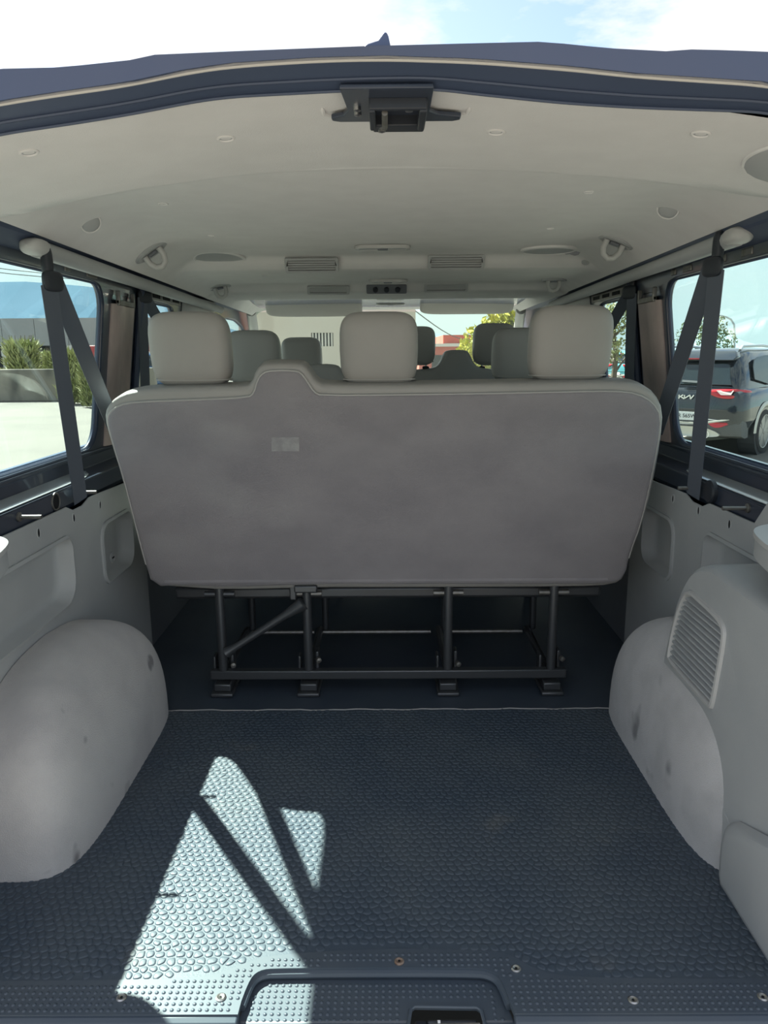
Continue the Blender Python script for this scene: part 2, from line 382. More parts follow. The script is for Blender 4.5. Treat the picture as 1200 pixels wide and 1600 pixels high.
ys = sorted(set([.985+.04*i for i in range(85)] + [a for a, b in RIDGE if a > .985] + [1.40, 1.41, 1.42, 1.43, 1.44, 1.45, 1.46, 2.57, 2.595, 2.625, 3.11, 3.14, 3.165]))
ys = [y for y in ys if 1.0 <= y <= 4.34]
xs = [-.742+.742*2*i/70 for i in range(71)]
rings = []
for y in ys:
    r = [(-.80, y, cz(-.742, y)+.055), (-.756, y, cz(-.742, y)+.012)] + [(x, y, cz(x, y)) for x in xs] + [(.756, y, cz(.742, y)+.012), (.80, y, cz(.742, y)+.055)]
    rings.append(r)
v, f = loft(rings, cap=False, closed=False)
ceil = obj('ceiling', (v, f), 'headliner', smooth=True, auto=60)
tag(ceil, 'pale grey moulded headliner of the van with two cross ridges', 'headliner', kind='structure')
def cn(x, y):
    e = .01; v1 = Vector((2*e, 0, cz(x+e, y)-cz(x-e, y))); v2 = Vector((0, 2*e, cz(x, y+e)-cz(x, y-e)))
    n = v2.cross(v1); n.normalize(); return n if n.z < 0 else -n
# outer roof skin and rear header
LL0 = [(-.90, 1.235), (-.461, 1.317), (-.384, 1.327), (-.307, 1.336), (-.23, 1.350), (-.177, 1.356), (-.079, 1.361), (0, 1.362), (.108, 1.358), (.222, 1.349), (.297, 1.341), (.448, 1.331), (.90, 1.25)]
RT = [(-.86, 1.285), (-.62, 1.322), (-.443, 1.341), (-.369, 1.342), (-.288, 1.349), (-.266, 1.354), (-.171, 1.361), (-.026, 1.365), (.10, 1.367), (.177, 1.368), (.213, 1.365), (.25, 1.361), (.322, 1.360), (.351, 1.362), (.431, 1.359), (.62, 1.345), (.86, 1.29)]
RT = [(a, b + (.004 if a < -.2 else (-.003 if a > .3 else 0))) for a, b in RT]
rings = []
for i in range(61):
    x = -.87+1.74*i/60; zt = interp(RT, x); zr = 1.445 - .15*x*x; zl_ = 1.0300 + (interp(LL0, x*1.027)-1.026)*.975
    rings.append([(x, .93, zt), (x, .945, zt+.004), (x, 1.15, zr-.02), (x, 1.6, zr), (x, 4.2, zr-.02), (x, 4.38, 1.285), (x, 4.40, 1.265), (x, 1.6, zr-.012), (x, 1.1, zr-.05), (x, .965, zl_+.006), (x, .936, zl_)])
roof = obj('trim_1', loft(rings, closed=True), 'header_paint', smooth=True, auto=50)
tag(roof, 'dark navy painted roof edge above the rear opening, with flare haze in its blue', 'roof', kind='structure')
LL = [(-.76, 1.262), (-.461, 1.317), (-.384, 1.327), (-.307, 1.336), (-.23, 1.350), (-.177, 1.356), (-.079, 1.361), (0, 1.362), (.108, 1.358), (.222, 1.349), (.297, 1.341), (.448, 1.331), (.76, 1.275)]
SB = [(-.76, 1.238), (-.48, 1.297), (-.399, 1.307), (-.318, 1.318), (-.23, 1.333), (-.198, 1.337), (-.048, 1.343), (.058, 1.345), (.094, 1.340), (.221, 1.327), (.316, 1.321), (.474, 1.315), (.76, 1.262)]
def smooth_interp(T, x): return sum(interp(T, x+d) for d in (-.03, -.015, 0, .015, .03))/5
rings = []
for i in range(101):
    x = -.745+1.49*i/100; zb = min(smooth_interp(SB, x), cz(x, 1.0)-.002); zt = smooth_interp(LL, x); dz_ = zt-zb
    rings.append([(x, 1.012, zb+.002), (x, .998, zb-.001), (x, .988, zb+dz_*.22), (x, .982, zb+dz_*.30), (x, .974, zb+dz_*.60), (x, .968, zb+dz_*.72), (x, .960, zt), (x, .965, zt+.003), (x, 1.012, zb+.02)])
seal = obj('trim_2', loft(rings), 'rubber_seal', smooth=True, auto=60)
tag(seal, 'ribbed rubber door seal arching over the rear opening', 'door seal', kind='structure')
obj('seal_lip_glint', tube([r[6] for r in rings], .0022, 6), 'edge', seal, smooth=True)
obj('seal_rib', tube([Vector(r[3])+Vector((0, -.001, 0)) for r in rings], .0022, 6), 'rubber_seal', seal, smooth=True)
obj('seal_rib', tube([Vector(r[1])+Vector((0, 0, -.001)) for r in rings], .0022, 6), 'rubber_seal', seal, smooth=True)
# small fin on the roof edge
fp = [onY(a_, b_, .94) for a_, b_ in ((566, 76), (574, 70), (590, 65), (598, 53), (604, 51), (607, 58), (611, 76))]
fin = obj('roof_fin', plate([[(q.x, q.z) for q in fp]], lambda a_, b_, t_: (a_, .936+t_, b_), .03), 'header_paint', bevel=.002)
tag(fin, 'small dark pointed fin standing on the roof edge', 'roof fin')

# ---- windscreen, front pillars, dashboard
def wsm(a, b, t): return (a, 4.36 + (1.25-b)*1.78 - .10*(a/.8)**2 - t, b)
nx = 16; rings = []
for j in range(9):
    z = .80+.45*j/8; hw = .84-.09*j/8
    rings.append([wsm(-hw+2*hw*i/nx, z, 0) for i in range(nx+1)] + [wsm(hw-2*hw*i/nx, z, .005) for i in range(nx+1)])
ws = obj('window_7', loft(rings), 'wsglass', smooth=True, auto=50)
tag(ws, 'wide curved windscreen beyond the front seats', 'windscreen', kind='structure')
for sg in (-1, 1):
    obj('windscreen_pillar', tube([wsm(sg*(.84-.09*j/8), .78+.47*j/8, .02) for j in range(9)], .028, 10), 'plastic_pale', ws, smooth=True)
dash = obj('dashboard', loft([[(x, 4.55, .45), (x, 4.48, .62), (x, 4.52, .74), (x, 4.62, .785+.02*(abs(x+.42) < .25)), (x, 4.9, .785), (x, 5.18, .77), (x, 5.2, .0), (x, 4.75, .0)] for x in [-.79+.0658*i for i in range(25)]]), 'plastic_dark', smooth=True, auto=50)
tag(dash, 'dark moulded dashboard under the windscreen', 'dashboard')
bulk = obj('trim_3', box(-.86, .86, 5.2, 5.24, -.3, .79), 'paint'); tag(bulk, 'dark bulkhead below the windscreen', 'bulkhead', kind='structure')

# ================================================================== REAR FLOOR MAT AND SILL
edge = [(-.79, 1.036), (-.43, 1.039), (-.33, 1.042), (-.285, 1.052), (-.24, 1.078), (-.19, 1.092), (-.005, 1.104), (.18, 1.098), (.215, 1.085), (.245, 1.058), (.285, 1.043), (.42, 1.038), (.79, 1.036)]
es = chaikin(edge, 2, closed=False)
front = [(.645 - 1.29*i/40, 1.992 + .0025*math.sin(i*.9) + .002*math.sin(i*2.3)) for i in range(41)]
matloop = es + [(.79, 1.31), (.66, 1.33), (.645, 1.9)] + front + [(-.645, 1.9), (-.66, 1.33), (-.79, 1.31)]
fmat = thing('floor_mat', 'pebble textured black rubber mat on the load floor, partly sunlit', 'floor mat', (0, 1.5, 0))
obj('mat_sheet', plate([matloop], lambda a, b, t: (a, b, t), .004), 'mat', fmat)
obj('mat_edge_glint', tube([(a, b, .004) for a, b in front], .0022, 6), 'vinyl_lifted', fmat, smooth=True)  # painted highlight: pale line along the mat's front edge
def inpoly(P, x, y):
    c = False; n = len(P); j = n-1
    for i in range(n):
        if (P[i][1] > y) != (P[j][1] > y) and x < (P[j][0]-P[i][0])*(y-P[i][1])/(P[j][1]-P[i][1])+P[i][0]: c = not c
        j = i
    return c
rnd = random.Random(3)
pit = .0168; rowh = pit*.866
pts = {}
for j in range(int(1.0/rowh)+4):
    for i in range(int(1.60/pit)+4):
        pts[(i, j)] = (-.81 + i*pit + (pit/2 if j % 2 else 0) + rnd.uniform(-.27, .27)*pit, 1.02 + j*rowh + rnd.uniform(-.27, .27)*pit)
PV = []; PF = []
for (i, j), (x, y) in pts.items():
    if not (-.78 < x < .78 and 1.04 < y < 1.986) or not inpoly(matloop, x, y-.009): continue
    cell = [(x-.015, y-.015), (x+.015, y-.015), (x+.015, y+.015), (x-.015, y+.015)]
    for dj in (-2, -1, 0, 1, 2):
        for di in (-2, -1, 0, 1, 2):
            q = pts.get((i+di, j+dj))
            if q is None or (di == 0 and dj == 0): continue
            mxx, myy = (x+q[0])/2, (y+q[1])/2; nx_, ny_ = q[0]-x, q[1]-y
            new = []
            for k in range(len(cell)):
                a, b = cell[k], cell[(k+1) % len(cell)]
                da = (a[0]-mxx)*nx_+(a[1]-myy)*ny_; db = (b[0]-mxx)*nx_+(b[1]-myy)*ny_
                if da <= 0: new.append(a)
                if (da < 0) != (db < 0) and abs(da-db) > 1e-15: t = da/(da-db); new.append((a[0]+(b[0]-a[0])*t, a[1]+(b[1]-a[1])*t))
            cell = new
            if len(cell) < 3: break
        if len(cell) < 3: break
    if len(cell) < 3: continue
    cx = sum(a for a, b in cell)/len(cell); cy = sum(b for a, b in cell)/len(cell)
    c2 = chaikin([(cx+(a-cx)*.90, cy+(b-cy)*.90) for a, b in cell], 1)
    n = len(c2); o_ = len(PV)
    PV += [(a, b, .0035) for a, b in c2] + [(cx+(a-cx)*.86, cy+(b-cy)*.86, .0052) for a, b in c2] + [(cx+(a-cx)*.60, cy+(b-cy)*.60, .0056) for a, b in c2]
    for k in range(n):
        kk = (k+1) % n
        PF += [(o_+k, o_+kk, o_+n+kk, o_+n+k), (o_+n+k, o_+n+kk, o_+2*n+kk, o_+2*n+k)]
    PF.append(tuple(o_+2*n+k for k in range(n)))
pb_ = obj('pebble_relief', (PV, PF), 'mat', fmat, smooth=True, auto=60); pb_['kind'] = 'stuff'

# ---- moulded sill
sill = thing('trim_4', 'moulded black rubber sill strip with small round studs at the rear edge', 'sill', (0, 1.0, 0), kind='structure')
rec = chaikin([(-.246, .93), (-.236, 1.035), (-.222, 1.058), (-.19, 1.062), (.14, 1.062), (.172, 1.056), (.188, 1.035), (.20, .93)], 2, closed=False)
# plate with the recess cut from the rear edge: left piece, bridge, right piece drawn as one outline
rear_l = [(-.70, .972), (-.246, .972)]
outline = [(-.79, .972), (-.2405, .972)] + [q for q in rec if q[1] > .975] + [(.1965, .972), (.79, .972)] + es[::-1]
obj('sill_plate', plate([outline], lambda a, b, t: (a, b, t-.004), .010), 'sill', sill, bevel=.002)
floor_rec = [(-.245, .968)] + [q for q in inset(rec, 0) if q[1] > .972] + [(.2, .968)]
cut = [(.028, .968), (.033, .998), (.040, 1.004), (.140, 1.002), (.147, .996), (.150, .968)]
outl2 = [(-.243, .968), (.028, .968)] + cut[1:-1] + [(.150, .968), (.198, .968)] + [q for q in rec[::-1] if q[1] > .972]
obj('recess_floor', plate([outl2], lambda a, b, t: (a, b, t-.020), .006), 'sill', sill, bevel=.001)
obj('recess_wall', tube([(a, b, -.006) for a, b in rec if b > .97], .007, 8), 'sill', sill, smooth=True)
obj('rear_lip', loft([[(x, .972, .004), (x, .960, -.001), (x, .957, -.02), (x, .957, -.09), (x, .985, -.09), (x, .985, -.004)] for x in (-.79, -.35, -.2405)]), 'sill', sill, bevel=.003)
obj('rear_lip', loft([[(x, .972, .004), (x, .960, -.001), (x, .957, -.02), (x, .957, -.09), (x, .985, -.09), (x, .985, -.004)] for x in (.1965, .45, .79)]), 'sill', sill, bevel=.003)
obj('recess_lip', loft([[(x, .978, -.013), (x, .966, -.017), (x, .962, -.03), (x, .962, -.09), (x, .99, -.09), (x, .99, -.02)] for x in (-.2405, -.1, .030)]), 'plastic_dark', sill, bevel=.003)
obj('recess_lip', loft([[(x, .978, -.013), (x, .966, -.017), (x, .962, -.03), (x, .962, -.09), (x, .99, -.09), (x, .99, -.02)] for x in (.148, .17, .1965)]), 'plastic_dark', sill, bevel=.003)
obj('latch_well', box(.028, .150, .955, 1.006, -.092, -.07), 'hole', sill)
obj('rim', tube([(a, b, -.013) for a, b in cut], .003, 6), 'sill', sill, smooth=True)
SV = []; SF = []
def dome(x, y, z, r, h):
    o_ = len(SV); n = 10
    for k in range(n): t = 2*pi*k/n; SV.append((x+r*math.cos(t), y+r*math.sin(t), z))
    for k in range(n): t = 2*pi*k/n; SV.append((x+r*.72*math.cos(t), y+r*.72*math.sin(t), z+h*.75))
    SV.append((x, y, z+h))
    for k in range(n):
        kk = (k+1) % n; SF.append((o_+k, o_+kk, o_+n+kk, o_+n+k)); SF.append((o_+n+k, o_+n+kk, o_+2*n))
screws = [(-.274, 1.003), (-.435, 1.003), (.016, 1.074), (.213, 1.058), (.39, .995), (.60, 1.0)]
recp = [q for q in rec]; recin = [(-.231, .9), (-.224, 1.03), (-.206, 1.048), (.155, 1.048), (.175, 1.03), (.186, .9)]
p_ = .0112
j = 0; y = .980
while y < 1.10:
    x = -.784
    while x < .784:
        inrec = inpoly(recp, x, y)
        near_edge = abs(x+.243) < .014 or abs(x-.198) < .014
        if any((x-a)**2+(y-b)**2 < .013**2 for a, b in screws): pass
        elif inrec:
            if inpoly(recin, x, y) and not (.018 < x < .16 and y < 1.014): dome(x, y, -.0142, .0036, .0022)
        elif inpoly(outline, x, y-.006) and inpoly(outline, x-.008, y+.006) and inpoly(outline, x+.008, y+.006): dome(x, y, .0058, .0036, .0022)
        x += p_
    y += p_*.98; j += 1
st = obj('stud_relief', (SV, SF), 'sill', sill, smooth=True, auto=80); st['kind'] = 'stuff'
for k, (a, b) in enumerate(screws):
    s_ = obj('screw', lathe([(.0085, .005), (.0085, .0075), (.006, .0088), (.004, .0078), (0, .0075)], 16, frame_at((a, b, 0), (0, 0, 1))), 'rust' if k == 2 else 'steel', sill, smooth=True)
    obj('screw_slot', lathe([(.0024, .0078), (.0024, .0082)], 6, frame_at((a, b, 0), (0, 0, 1))), 'hole', s_)
lat = thing('door_latch', 'dark metal door latch in the cut-out of the rear sill', 'latch', (.09, .98, -.07))
obj('latch_body', join(box(.040, .060, .962, .995, -.07, -.03), box(.06, .14, .985, .992, -.07, -.025)), 'black', lat, bevel=.003)
obj('latch_rod', tube([(.068, .978, -.022), (.143, .980, -.022)], .0022, 6), 'zinc', lat, smooth=True)
obj('latch_rod', tube([(.078, .985, -.02), (.078, .966, -.036)], .003, 8), 'steel', lat, smooth=True)
obj('latch_roller', lathe([(.010, 0), (.010, .012), (.006, .014), (0, .014)], 16, frame_at((.128, .975, -.045), (0, 0, 1))), 'black', lat, smooth=True)
obj('latch_bar', box(.075, .135, .962, .969, -.045, -.038), 'zinc', lat, bevel=.002)
lat2 = thing('lock_cylinder', 'dark round lock fitting under the sill lip', 'lock', (-.17, .957, -.06))
obj('lock_plate', plate([rrect(-.205, -.12, -.075, -.030, .01)], lambda a, b, t: (a, .957+t, b), .004), 'black', lat2, bevel=.001)
obj('lock_barrel', lathe([(.014, 0), (.014, .006), (.009, .007), (.008, .003), (0, .003)], 20, frame_at((-.165, .958, -.05), (0, -1, 0))), 'black', lat2, smooth=True)
bump = obj('trim_5', loft([[(x, .957, -.085), (x, .88+.05*(x/.86)**2, -.10), (x, .86+.05*(x/.86)**2, -.14), (x, .87, -.35), (x, 1.0, -.35), (x, 1.0, -.085)] for x in [-.86+.0688*i for i in range(26)]]), 'plastic_dark', smooth=True, auto=50)
tag(bump, 'dark plastic bumper step below the rear sill', 'bumper', kind='structure')

# ================================================================== WHEEL ARCH COVERS
def arch(sg, ma, label):
    a, b, c, yc = .193, .388, .372, 1.662
    nth, nps = 40, 18; rings = []
    for j in range(nps+1):
        ps = (pi/2)*j/nps; cs, sn = spow(math.cos(ps), .72), spow(math.sin(ps), .72)
        r = []
        for k in range(nth+1):
            th = -pi/2 + pi*k/nth
            x = a*cs*spow(math.cos(th), .34); yy = b*(cs**.9)*spow(math.sin(th), .42)
            z = c*sn*(1 - .10*max(0, yy/b))
            r.append((sg*(.818-x), yc+yy, z))
        rings.append(r)
    return tag(obj('wheel_arch_cover', loft(rings, cap=False, closed=False), ma, smooth=True, auto=80), label, 'wheel arch')
arch(-1, 'carpet', 'large grey carpeted wheel arch cover on the left, with small dark spots')
arch(1, 'carpet2', 'grey carpeted wheel arch cover half hidden behind the louvred casing')

# ================================================================== RIGHT REAR CASING WITH LOUVRED GRILLE
cas = thing('equipment_casing', 'grey plastic casing with a louvred grille standing at the right rear', 'casing', (.75, 1.3, 0))
# inner face outline in (y,z), CCW
co = [(1.0, .0), (1.262, .0), (1.318, .0), (1.345, .03), (1.395, .12), (1.45, .185), (1.552, .250), (1.672, .250), (1.676, .275), (1.652, .43), (1.612, .515), (1.565, .552), (1.50, .567), (1.0, .556)]
cov = [co[0], co[1]] + chaikin(co[2:-1], 2, closed=False) + [co[-1]]
gl_ = [(1.640, .300), (1.655, .320), (1.640, .42), (1.612, .485), (1.585, .500), (1.565, .502), (1.44, .496), (1.405, .485), (1.392, .462), (1.398, .33), (1.402, .305), (1.412, .298)]
glv = chaikin(gl_, 2)
ring0 = [(.668, a, b) for a, b in cov]
i1 = inset(cov, .012)
def cxl(a, b): return .662 + .02*max(0, (b-.2)/.35)
body = plate([cov, glv], lambda a, b, t: (cxl(a, b)+t, a, b), .006)
o_ = obj('casing_shell', body, 'plastic', cas, bevel=.004)
# top, front return and rounded edge
kc = next(k for k, q in enumerate(cov) if q[0] > 1.62 and q[1] > .255)
rings = []
for d, ins in ((0.0, 0.0), (.004, -.006), (.012, -.011), (.03, -.014), (.16, -.016)):
    q = inset(cov, ins); rings.append([(cxl(*cov[k])+d if d < .1 else .817, q[k][0], q[k][1]) for k in range(kc, len(cov))])
obj('casing_cover', loft(rings, cap=False, closed=False), 'plastic', cas, smooth=True, auto=70)
obj('casing_end', plate([[(.668, .0), (.815, .0), (.815, .552), (.69, .556)]], lambda a, b, t: (a, 1.0+t, b), .005), 'plastic', cas)
# lower kick moulding
km = [(.98, .0), (1.262, .0), (1.275, .02), (1.278, .09), (1.268, .128), (1.24, .150), (.98, .255)]
kr = [[(.657+d, a, b) for a, b in inset(km, i_)] for d, i_ in ((.006, -.006), (-.004, 0), (-.012, .008), (-.014, .02))]
v, f = loft(kr, cap=False); f.append(tuple(3*len(km)+k for k in range(len(km))))
obj('kick_panel', (v, f), 'plastic', cas, smooth=True, auto=40)
# grille
gr = obj('grille_frame', loft([[(cxl(a, b)+d, a, b) for a, b in inset(glv, i_)] for d, i_ in ((.002, -.001), (-.006, .002), (-.007, .008), (-.001, .012), (.014, .014))], cap=False), 'plastic_pale', cas, smooth=True, auto=50)
obj('grille_back', plate([inset(glv, .004)], lambda a, b, t: (cxl(a, b)+.014+t, a, b), .002), 'plastic_dark', cas)
gin = inset(glv, .013)
def span(z):
    ysn = []
    for k in range(len(gin)):
        a, b = gin[k], gin[(k+1) % len(gin)]
        if (a[1]-z)*(b[1]-z) < 0: ysn.append(a[0]+(b[0]-a[0])*(z-a[1])/(b[1]-a[1]))
    return (min(ysn), max(ysn)) if len(ysn) >= 2 else None
NS = 13
for k in range(NS):
    z = .318 + .0132*k
    sp = span(z)
    if not sp: continue
    y0, y1 = sp; x0 = cxl(0, z)
    sec = [(-.004, -.0022), (-.004, .0012), (.008, .0062), (.010, .0040)]
    obj('louvre_slat', loft([[(x0+a, y, z+b) for a, b in sec] for y in (y0, y1)]), 'plastic', cas, bevel=.0012)
# ledge tray ends on both sides
def ledge(sg, label, yr):
    t = thing('ledge_cap', label, 'ledge', (sg*.74, 1.2, .68))
    P = chaikin([(.665, yr-.15), (.69, yr-.03), (.72, yr+.02), (.77, yr+.05), (.828, yr+.05), (.828, 1.06), (.665, 1.06)], 2)
    obj('cap_top', plate([P], lambda a, b, q: (sg*a, b, .678+q), .010), 'plastic_pale', t, bevel=.004)
    obj('cap_skirt', plate([inset(P, .004)], lambda a, b, q: (sg*a, b, .638+q), .041), 'plastic', t, bevel=.004)
    return t
ledge(1, 'pale rounded plastic ledge end above the louvred casing', 1.39)
ledge(-1, 'pale sunlit plastic ledge end at the left edge by the window', 1.335)
br = obj('bracket_plate', plate([[(1.585, .652), (1.535, .712), (1.36, .72), (1.36, .652)]], lambda a, b, t: (.805+t, a, b), .004), 'plastic', bevel=.002)
tag(br, 'grey slanted bracket plate at the right edge above the pale ledge end', 'bracket')

# ================================================================== BOLTS, DISC, SEAT BELT HOLE ON THE LEDGES
def bolt(p, sg, label, ln=.052):
    t = thing('stud_bolt', label, 'bolt', p, group='stud bolts on the window ledges')
    obj('shank', tube([Vector(p), Vector(p)+Vector((-sg*ln, 0, 0))], .0048, 10), 'zinc', t, smooth=True)
    obj('collar', lathe([(.011, 0), (.011, .004), (.007, .006)], 16, frame_at(p, (-sg, 0, 0))), 'zinc', t, smooth=True)
bolt((-.83, 1.622, .669), -1, 'zinc stud bolt on the left ledge nearest the camera')
bolt((-.83, 1.943, .665), -1, 'zinc stud bolt on the left ledge beside the seat belt')
bolt((.83, 1.948, .665), 1, 'dull stud bolt on the right ledge beside the seat belt')
bolt((.83, 1.664, .670), 1, 'dull stud bolt on the right ledge by the pale ledge end', .06)
dc = tag(obj('round_cap', lathe([(.030, 0), (.030, .010), (.026, .014), (0, .015)], 28, frame_at((.83, 1.853, .673), (-1, 0, 0))), 'black', smooth=True), 'black round cap on the right window ledge behind the belt', 'cap')
rh = thing('belt_hole_plate', 'black oval opening with a pale rim on the left window ledge', 'opening', (-.83, 1.811, .666))
obj('opening', lathe([(.019, 0), (.019, .001)], 24, frame_at((-.8295, 1.811, .666), (1, 0, 0))), 'hole', rh)
obj('rim', tube([(-.829, 1.811+.021*math.cos(t*pi/12), .666+.021*math.sin(t*pi/12)) for t in range(25)], .0028, 6, cap=False), 'zinc', rh, smooth=True)

# ================================================================== SEAT BELTS
def belt(sg, top, bot, diag, label, wv, wid=.046):
    t = thing('seat_belt', label, 'seat belt', bot)
    T, B, D = Vector(top), Vector(bot), Vector(diag)
    mid = (T+B)/2
    obj('webbing', ribbon([T, T*.75+B*.25, mid, T*.25+B*.75, B], wv, wid, .0014), 'webbing', t)
    T2 = T + Vector((-sg*.002, .030, -.004))
    obj('webbing', ribbon([T2, T2*.5+D*.5, D], wv, wid*.95, .0014), 'webbing', t)
    a = Vector(wv).normalized()
    g = obj('guide_loop', xform(sellipsoid((0, 0, 0), .029, .008, .022, .6, .55, 28, 8), frame_at(T+Vector((-sg*.003, .014, .004)), (0, 0, 1), a)), 'black', t, smooth=True)
    obj('anchor', xform(sellipsoid((0, 0, 0), .012, .010, .036, .6, .6, 20, 8), frame_at(T+Vector((sg*.006, .014, .045)), (0, 0, 1), a)), 'black', t, smooth=True)
    return t
belt(-1, (-.735, 1.680, 1.179), (-.814, 1.924, .645), (-.812, 2.225, .79), 'black seat belt hanging across the left rear window', (.34, .94, 0))
belt(1, (.735, 1.722, 1.204), (.814, 1.934, .645), (.812, 2.225, .79), 'black seat belt hanging across the right rear window', (-.34, .94, 0))
belt(-1, (-.790, 2.49, 1.205), (-.825, 2.53, .70), (-.765, 3.10, .86), 'black seat belt on the left pillar behind the middle bench', (.5, .85, 0), .04)
belt(1, (.790, 2.47, 1.205), (.825, 2.53, .70), (.765, 3.10, .86), 'black seat belt on the right pillar behind the middle bench', (-.5, .85, 0), .04)

# ================================================================== ROOF SIDE TRIMS AND CEILING FITTINGS
for sg in (-1, 1):
    t = thing('roof_side_trim', 'grey round-edged trim strip under the %s edge of the headliner' % side(sg), 'trim strip', (sg*.757, 2.5, 1.25))
    P = [(sg*.757, y, 1.258-.017*(y-1.63)+(.006 if sg > 0 else -.006)) for y in (1.68, 2.0, 2.3, 2.7, 3.1, 3.5)]
    obj('strip', tube(P, [.020, .019, .018, .018, .017, .016], 12), 'plastic', t, smooth=True)
    obj('strip_end', xform(sellipsoid((0, 0, 0), .026, .042, .018, .8, .7, 24, 10), Matrix.Translation((sg*.757, 1.68, 1.259+(.006 if sg > 0 else -.006)))), 'plastic_pale', t, smooth=True)
    b = thing('door_rail_bracket', 'slotted bright metal rail above the %s middle window' % side(sg), 'rail', (sg*.79, 2.75, 1.217))
    obj('rail', xform(box(-.005, .005, 2.55, 2.94, 1.205, 1.232), Matrix.Identity(4)) if False else ([(sg*.792+v_[0], v_[1], v_[2]) for v_ in box(-.005, .005, 2.55, 2.94, 1.205, 1.232)[0]], box(0, 1, 0, 1, 0, 1)[1]), 'zinc', b, bevel=.002)
    for k in range(3):
        y = 2.59+.12*k
        obj('slot', ([(sg*.786+v_[0], v_[1], v_[2]) for v_ in box(-.0012, .0012, y, y+.08, 1.212, 1.224)[0]], box(0, 1, 0, 1, 0, 1)[1]), 'hole', b)

def plug(px, py, r, label):
    for z in (1.34, 1.33, 1.32): p = onZ(px, py, z)
    for _ in range(12): p = onZ(px, py, cz(p.x, p.y))
    nrm = cn(p.x, p.y)
    t = thing('trim_plug', label, 'plug', tuple(p), group='round plugs in the headliner')
    obj('plug_rim', lathe([(r*1.1, -.004), (r*1.1, .0012), (r*.9, .0022), (r*.78, .0005)], 20, frame_at(p, nrm)), 'headliner', t, smooth=True)
    obj('plug_cap', lathe([(r*.8, -.003), (r*.8, .0006), (0, .0002)], 20, frame_at(p, nrm)), 'plastic', t, smooth=True)
plug(45, 238, .0125, 'round plug in the headliner nearest its left edge')
plug(353, 216, .0125, 'round plug in the headliner left of the roof latch')
plug(775, 206, .0125, 'round plug in the headliner right of the roof latch')
plug(1095, 209, .0125, 'round plug in the headliner beside the dark corner recess')
plug(255, 318, .010, 'small plug in the headliner above the left belt')
plug(920, 300, .010, 'small plug in the headliner above the right coat hook')
plug(330, 368, .009, 'small plug in the headliner above the left speaker grille')
plug(860, 357, .009, 'small plug in the headliner above the right speaker grille')
plug(413, 430, .009, 'tiny plug on the first headliner ridge left')
plug(792, 421, .009, 'tiny plug on the first headliner ridge right')

def cpt(px, py, z0=1.34):
    p = onZ(px, py, z0)
    for _ in range(30): q = onZ(px, py, max(1.08, cz(p.x, p.y))); p = p*.5+q*.5
    return p
def hook(px, py, label, k=1.0):
    p = cpt(px, py); nrm = cn(p.x, p.y); p = p + nrm*.004
    t = thing('coat_hook', label, 'hook', tuple(p), group='coat hooks on the headliner')
    F4 = frame_at(p, nrm, (1, 0, 0)) @ Matrix.Scale(k, 4)
    obj('base', xform(lathe([(.040, -.006), (.040, .002), (.034, .004), (.028, .001), (0, -.001)], 24), F4 @ Matrix.Diagonal((1, .75, 1, 1))), 'plastic', t, smooth=True)
    pts_ = [(-.018, 0, 0), (-.018, -.004, .016), (-.012, -.008, .028), (0, -.010, .033), (.012, -.008, .028), (.018, -.004, .016), (.018, 0, 0)]
    obj('loop', xform(tube([(a, b-.004, c) for a, b, c in pts_], .0065, 10), F4), 'plastic_pale', t, smooth=True)
    obj('grip', xform(box(-.010, .010, -.012, .0, .0, .006), F4), 'plastic_dark', t, bevel=.002)
hook(235, 392, 'grey coat hook on the left of the headliner above the rear window', 1.35)
hook(963, 376, 'grey coat hook on the right of the headliner above the rear window', 1.35)
hook(343, 447, 'small far coat hook on the left of the headliner', 1.2)
hook(866, 436, 'small far coat hook on the right of the headliner', 1.2)
def dimple(px, py, s, label):
    p = cpt(px, py); nrm = (cn(p.x, p.y) + Vector((-.35*(1 if p.x > 0 else -1), -.8, -.1))).normalized()
    t = thing('lashing_recess', label, 'recess', tuple(p), group='shallow recesses in the headliner')
    F4 = frame_at(p, nrm, (1, 0, 0))
    obj('recess_cup', xform(sellipsoid((0, 0, 0), .022*s, .022*s, .010*s, .9, .9, 24, 10), F4), 'plastic', t, smooth=True)
    obj('recess_rim', xform(tube([(.023*s*math.cos(k*pi/12), .023*s*math.sin(k*pi/12), .002) for k in range(25)], .0025*s, 6, cap=False), F4), 'headliner', t, smooth=True)
dimple(141, 348, 1.0, 'grey oval recess in the headliner left, behind the belt top')
dimple(1044, 327, 1.0, 'grey oval recess in the headliner right, behind the belt top')
dimple(288, 419, .8, 'small oval recess at the left end of the first ridge')
dimple(915, 406, .8, 'small oval recess at the right end of the first ridge')

def speaker(px, py, label):
    p = cpt(px, py); nrm = (cn(p.x, p.y)+Vector((0, 0, -2))).normalized(); p = p + nrm*.003; F4 = frame_at(p, nrm, (1, 0, 0))
    t = thing('ceiling_speaker', label, 'speaker', tuple(p), group='round ceiling speaker grilles')
    obj('rim', xform(lathe([(.088, -.003), (.088, .003), (.080, .0055), (.078, .002)], 36), F4), 'headliner', t, smooth=True)
    obj('grille', xform(lathe([(.079, -.002), (.079, .003), (.05, .006), (0, .007)], 36), F4), 'plastic', t, smooth=True)
speaker(342, 402, 'round grey ceiling speaker grille on the left')
speaker(857, 389, 'round grey ceiling speaker grille on the right')

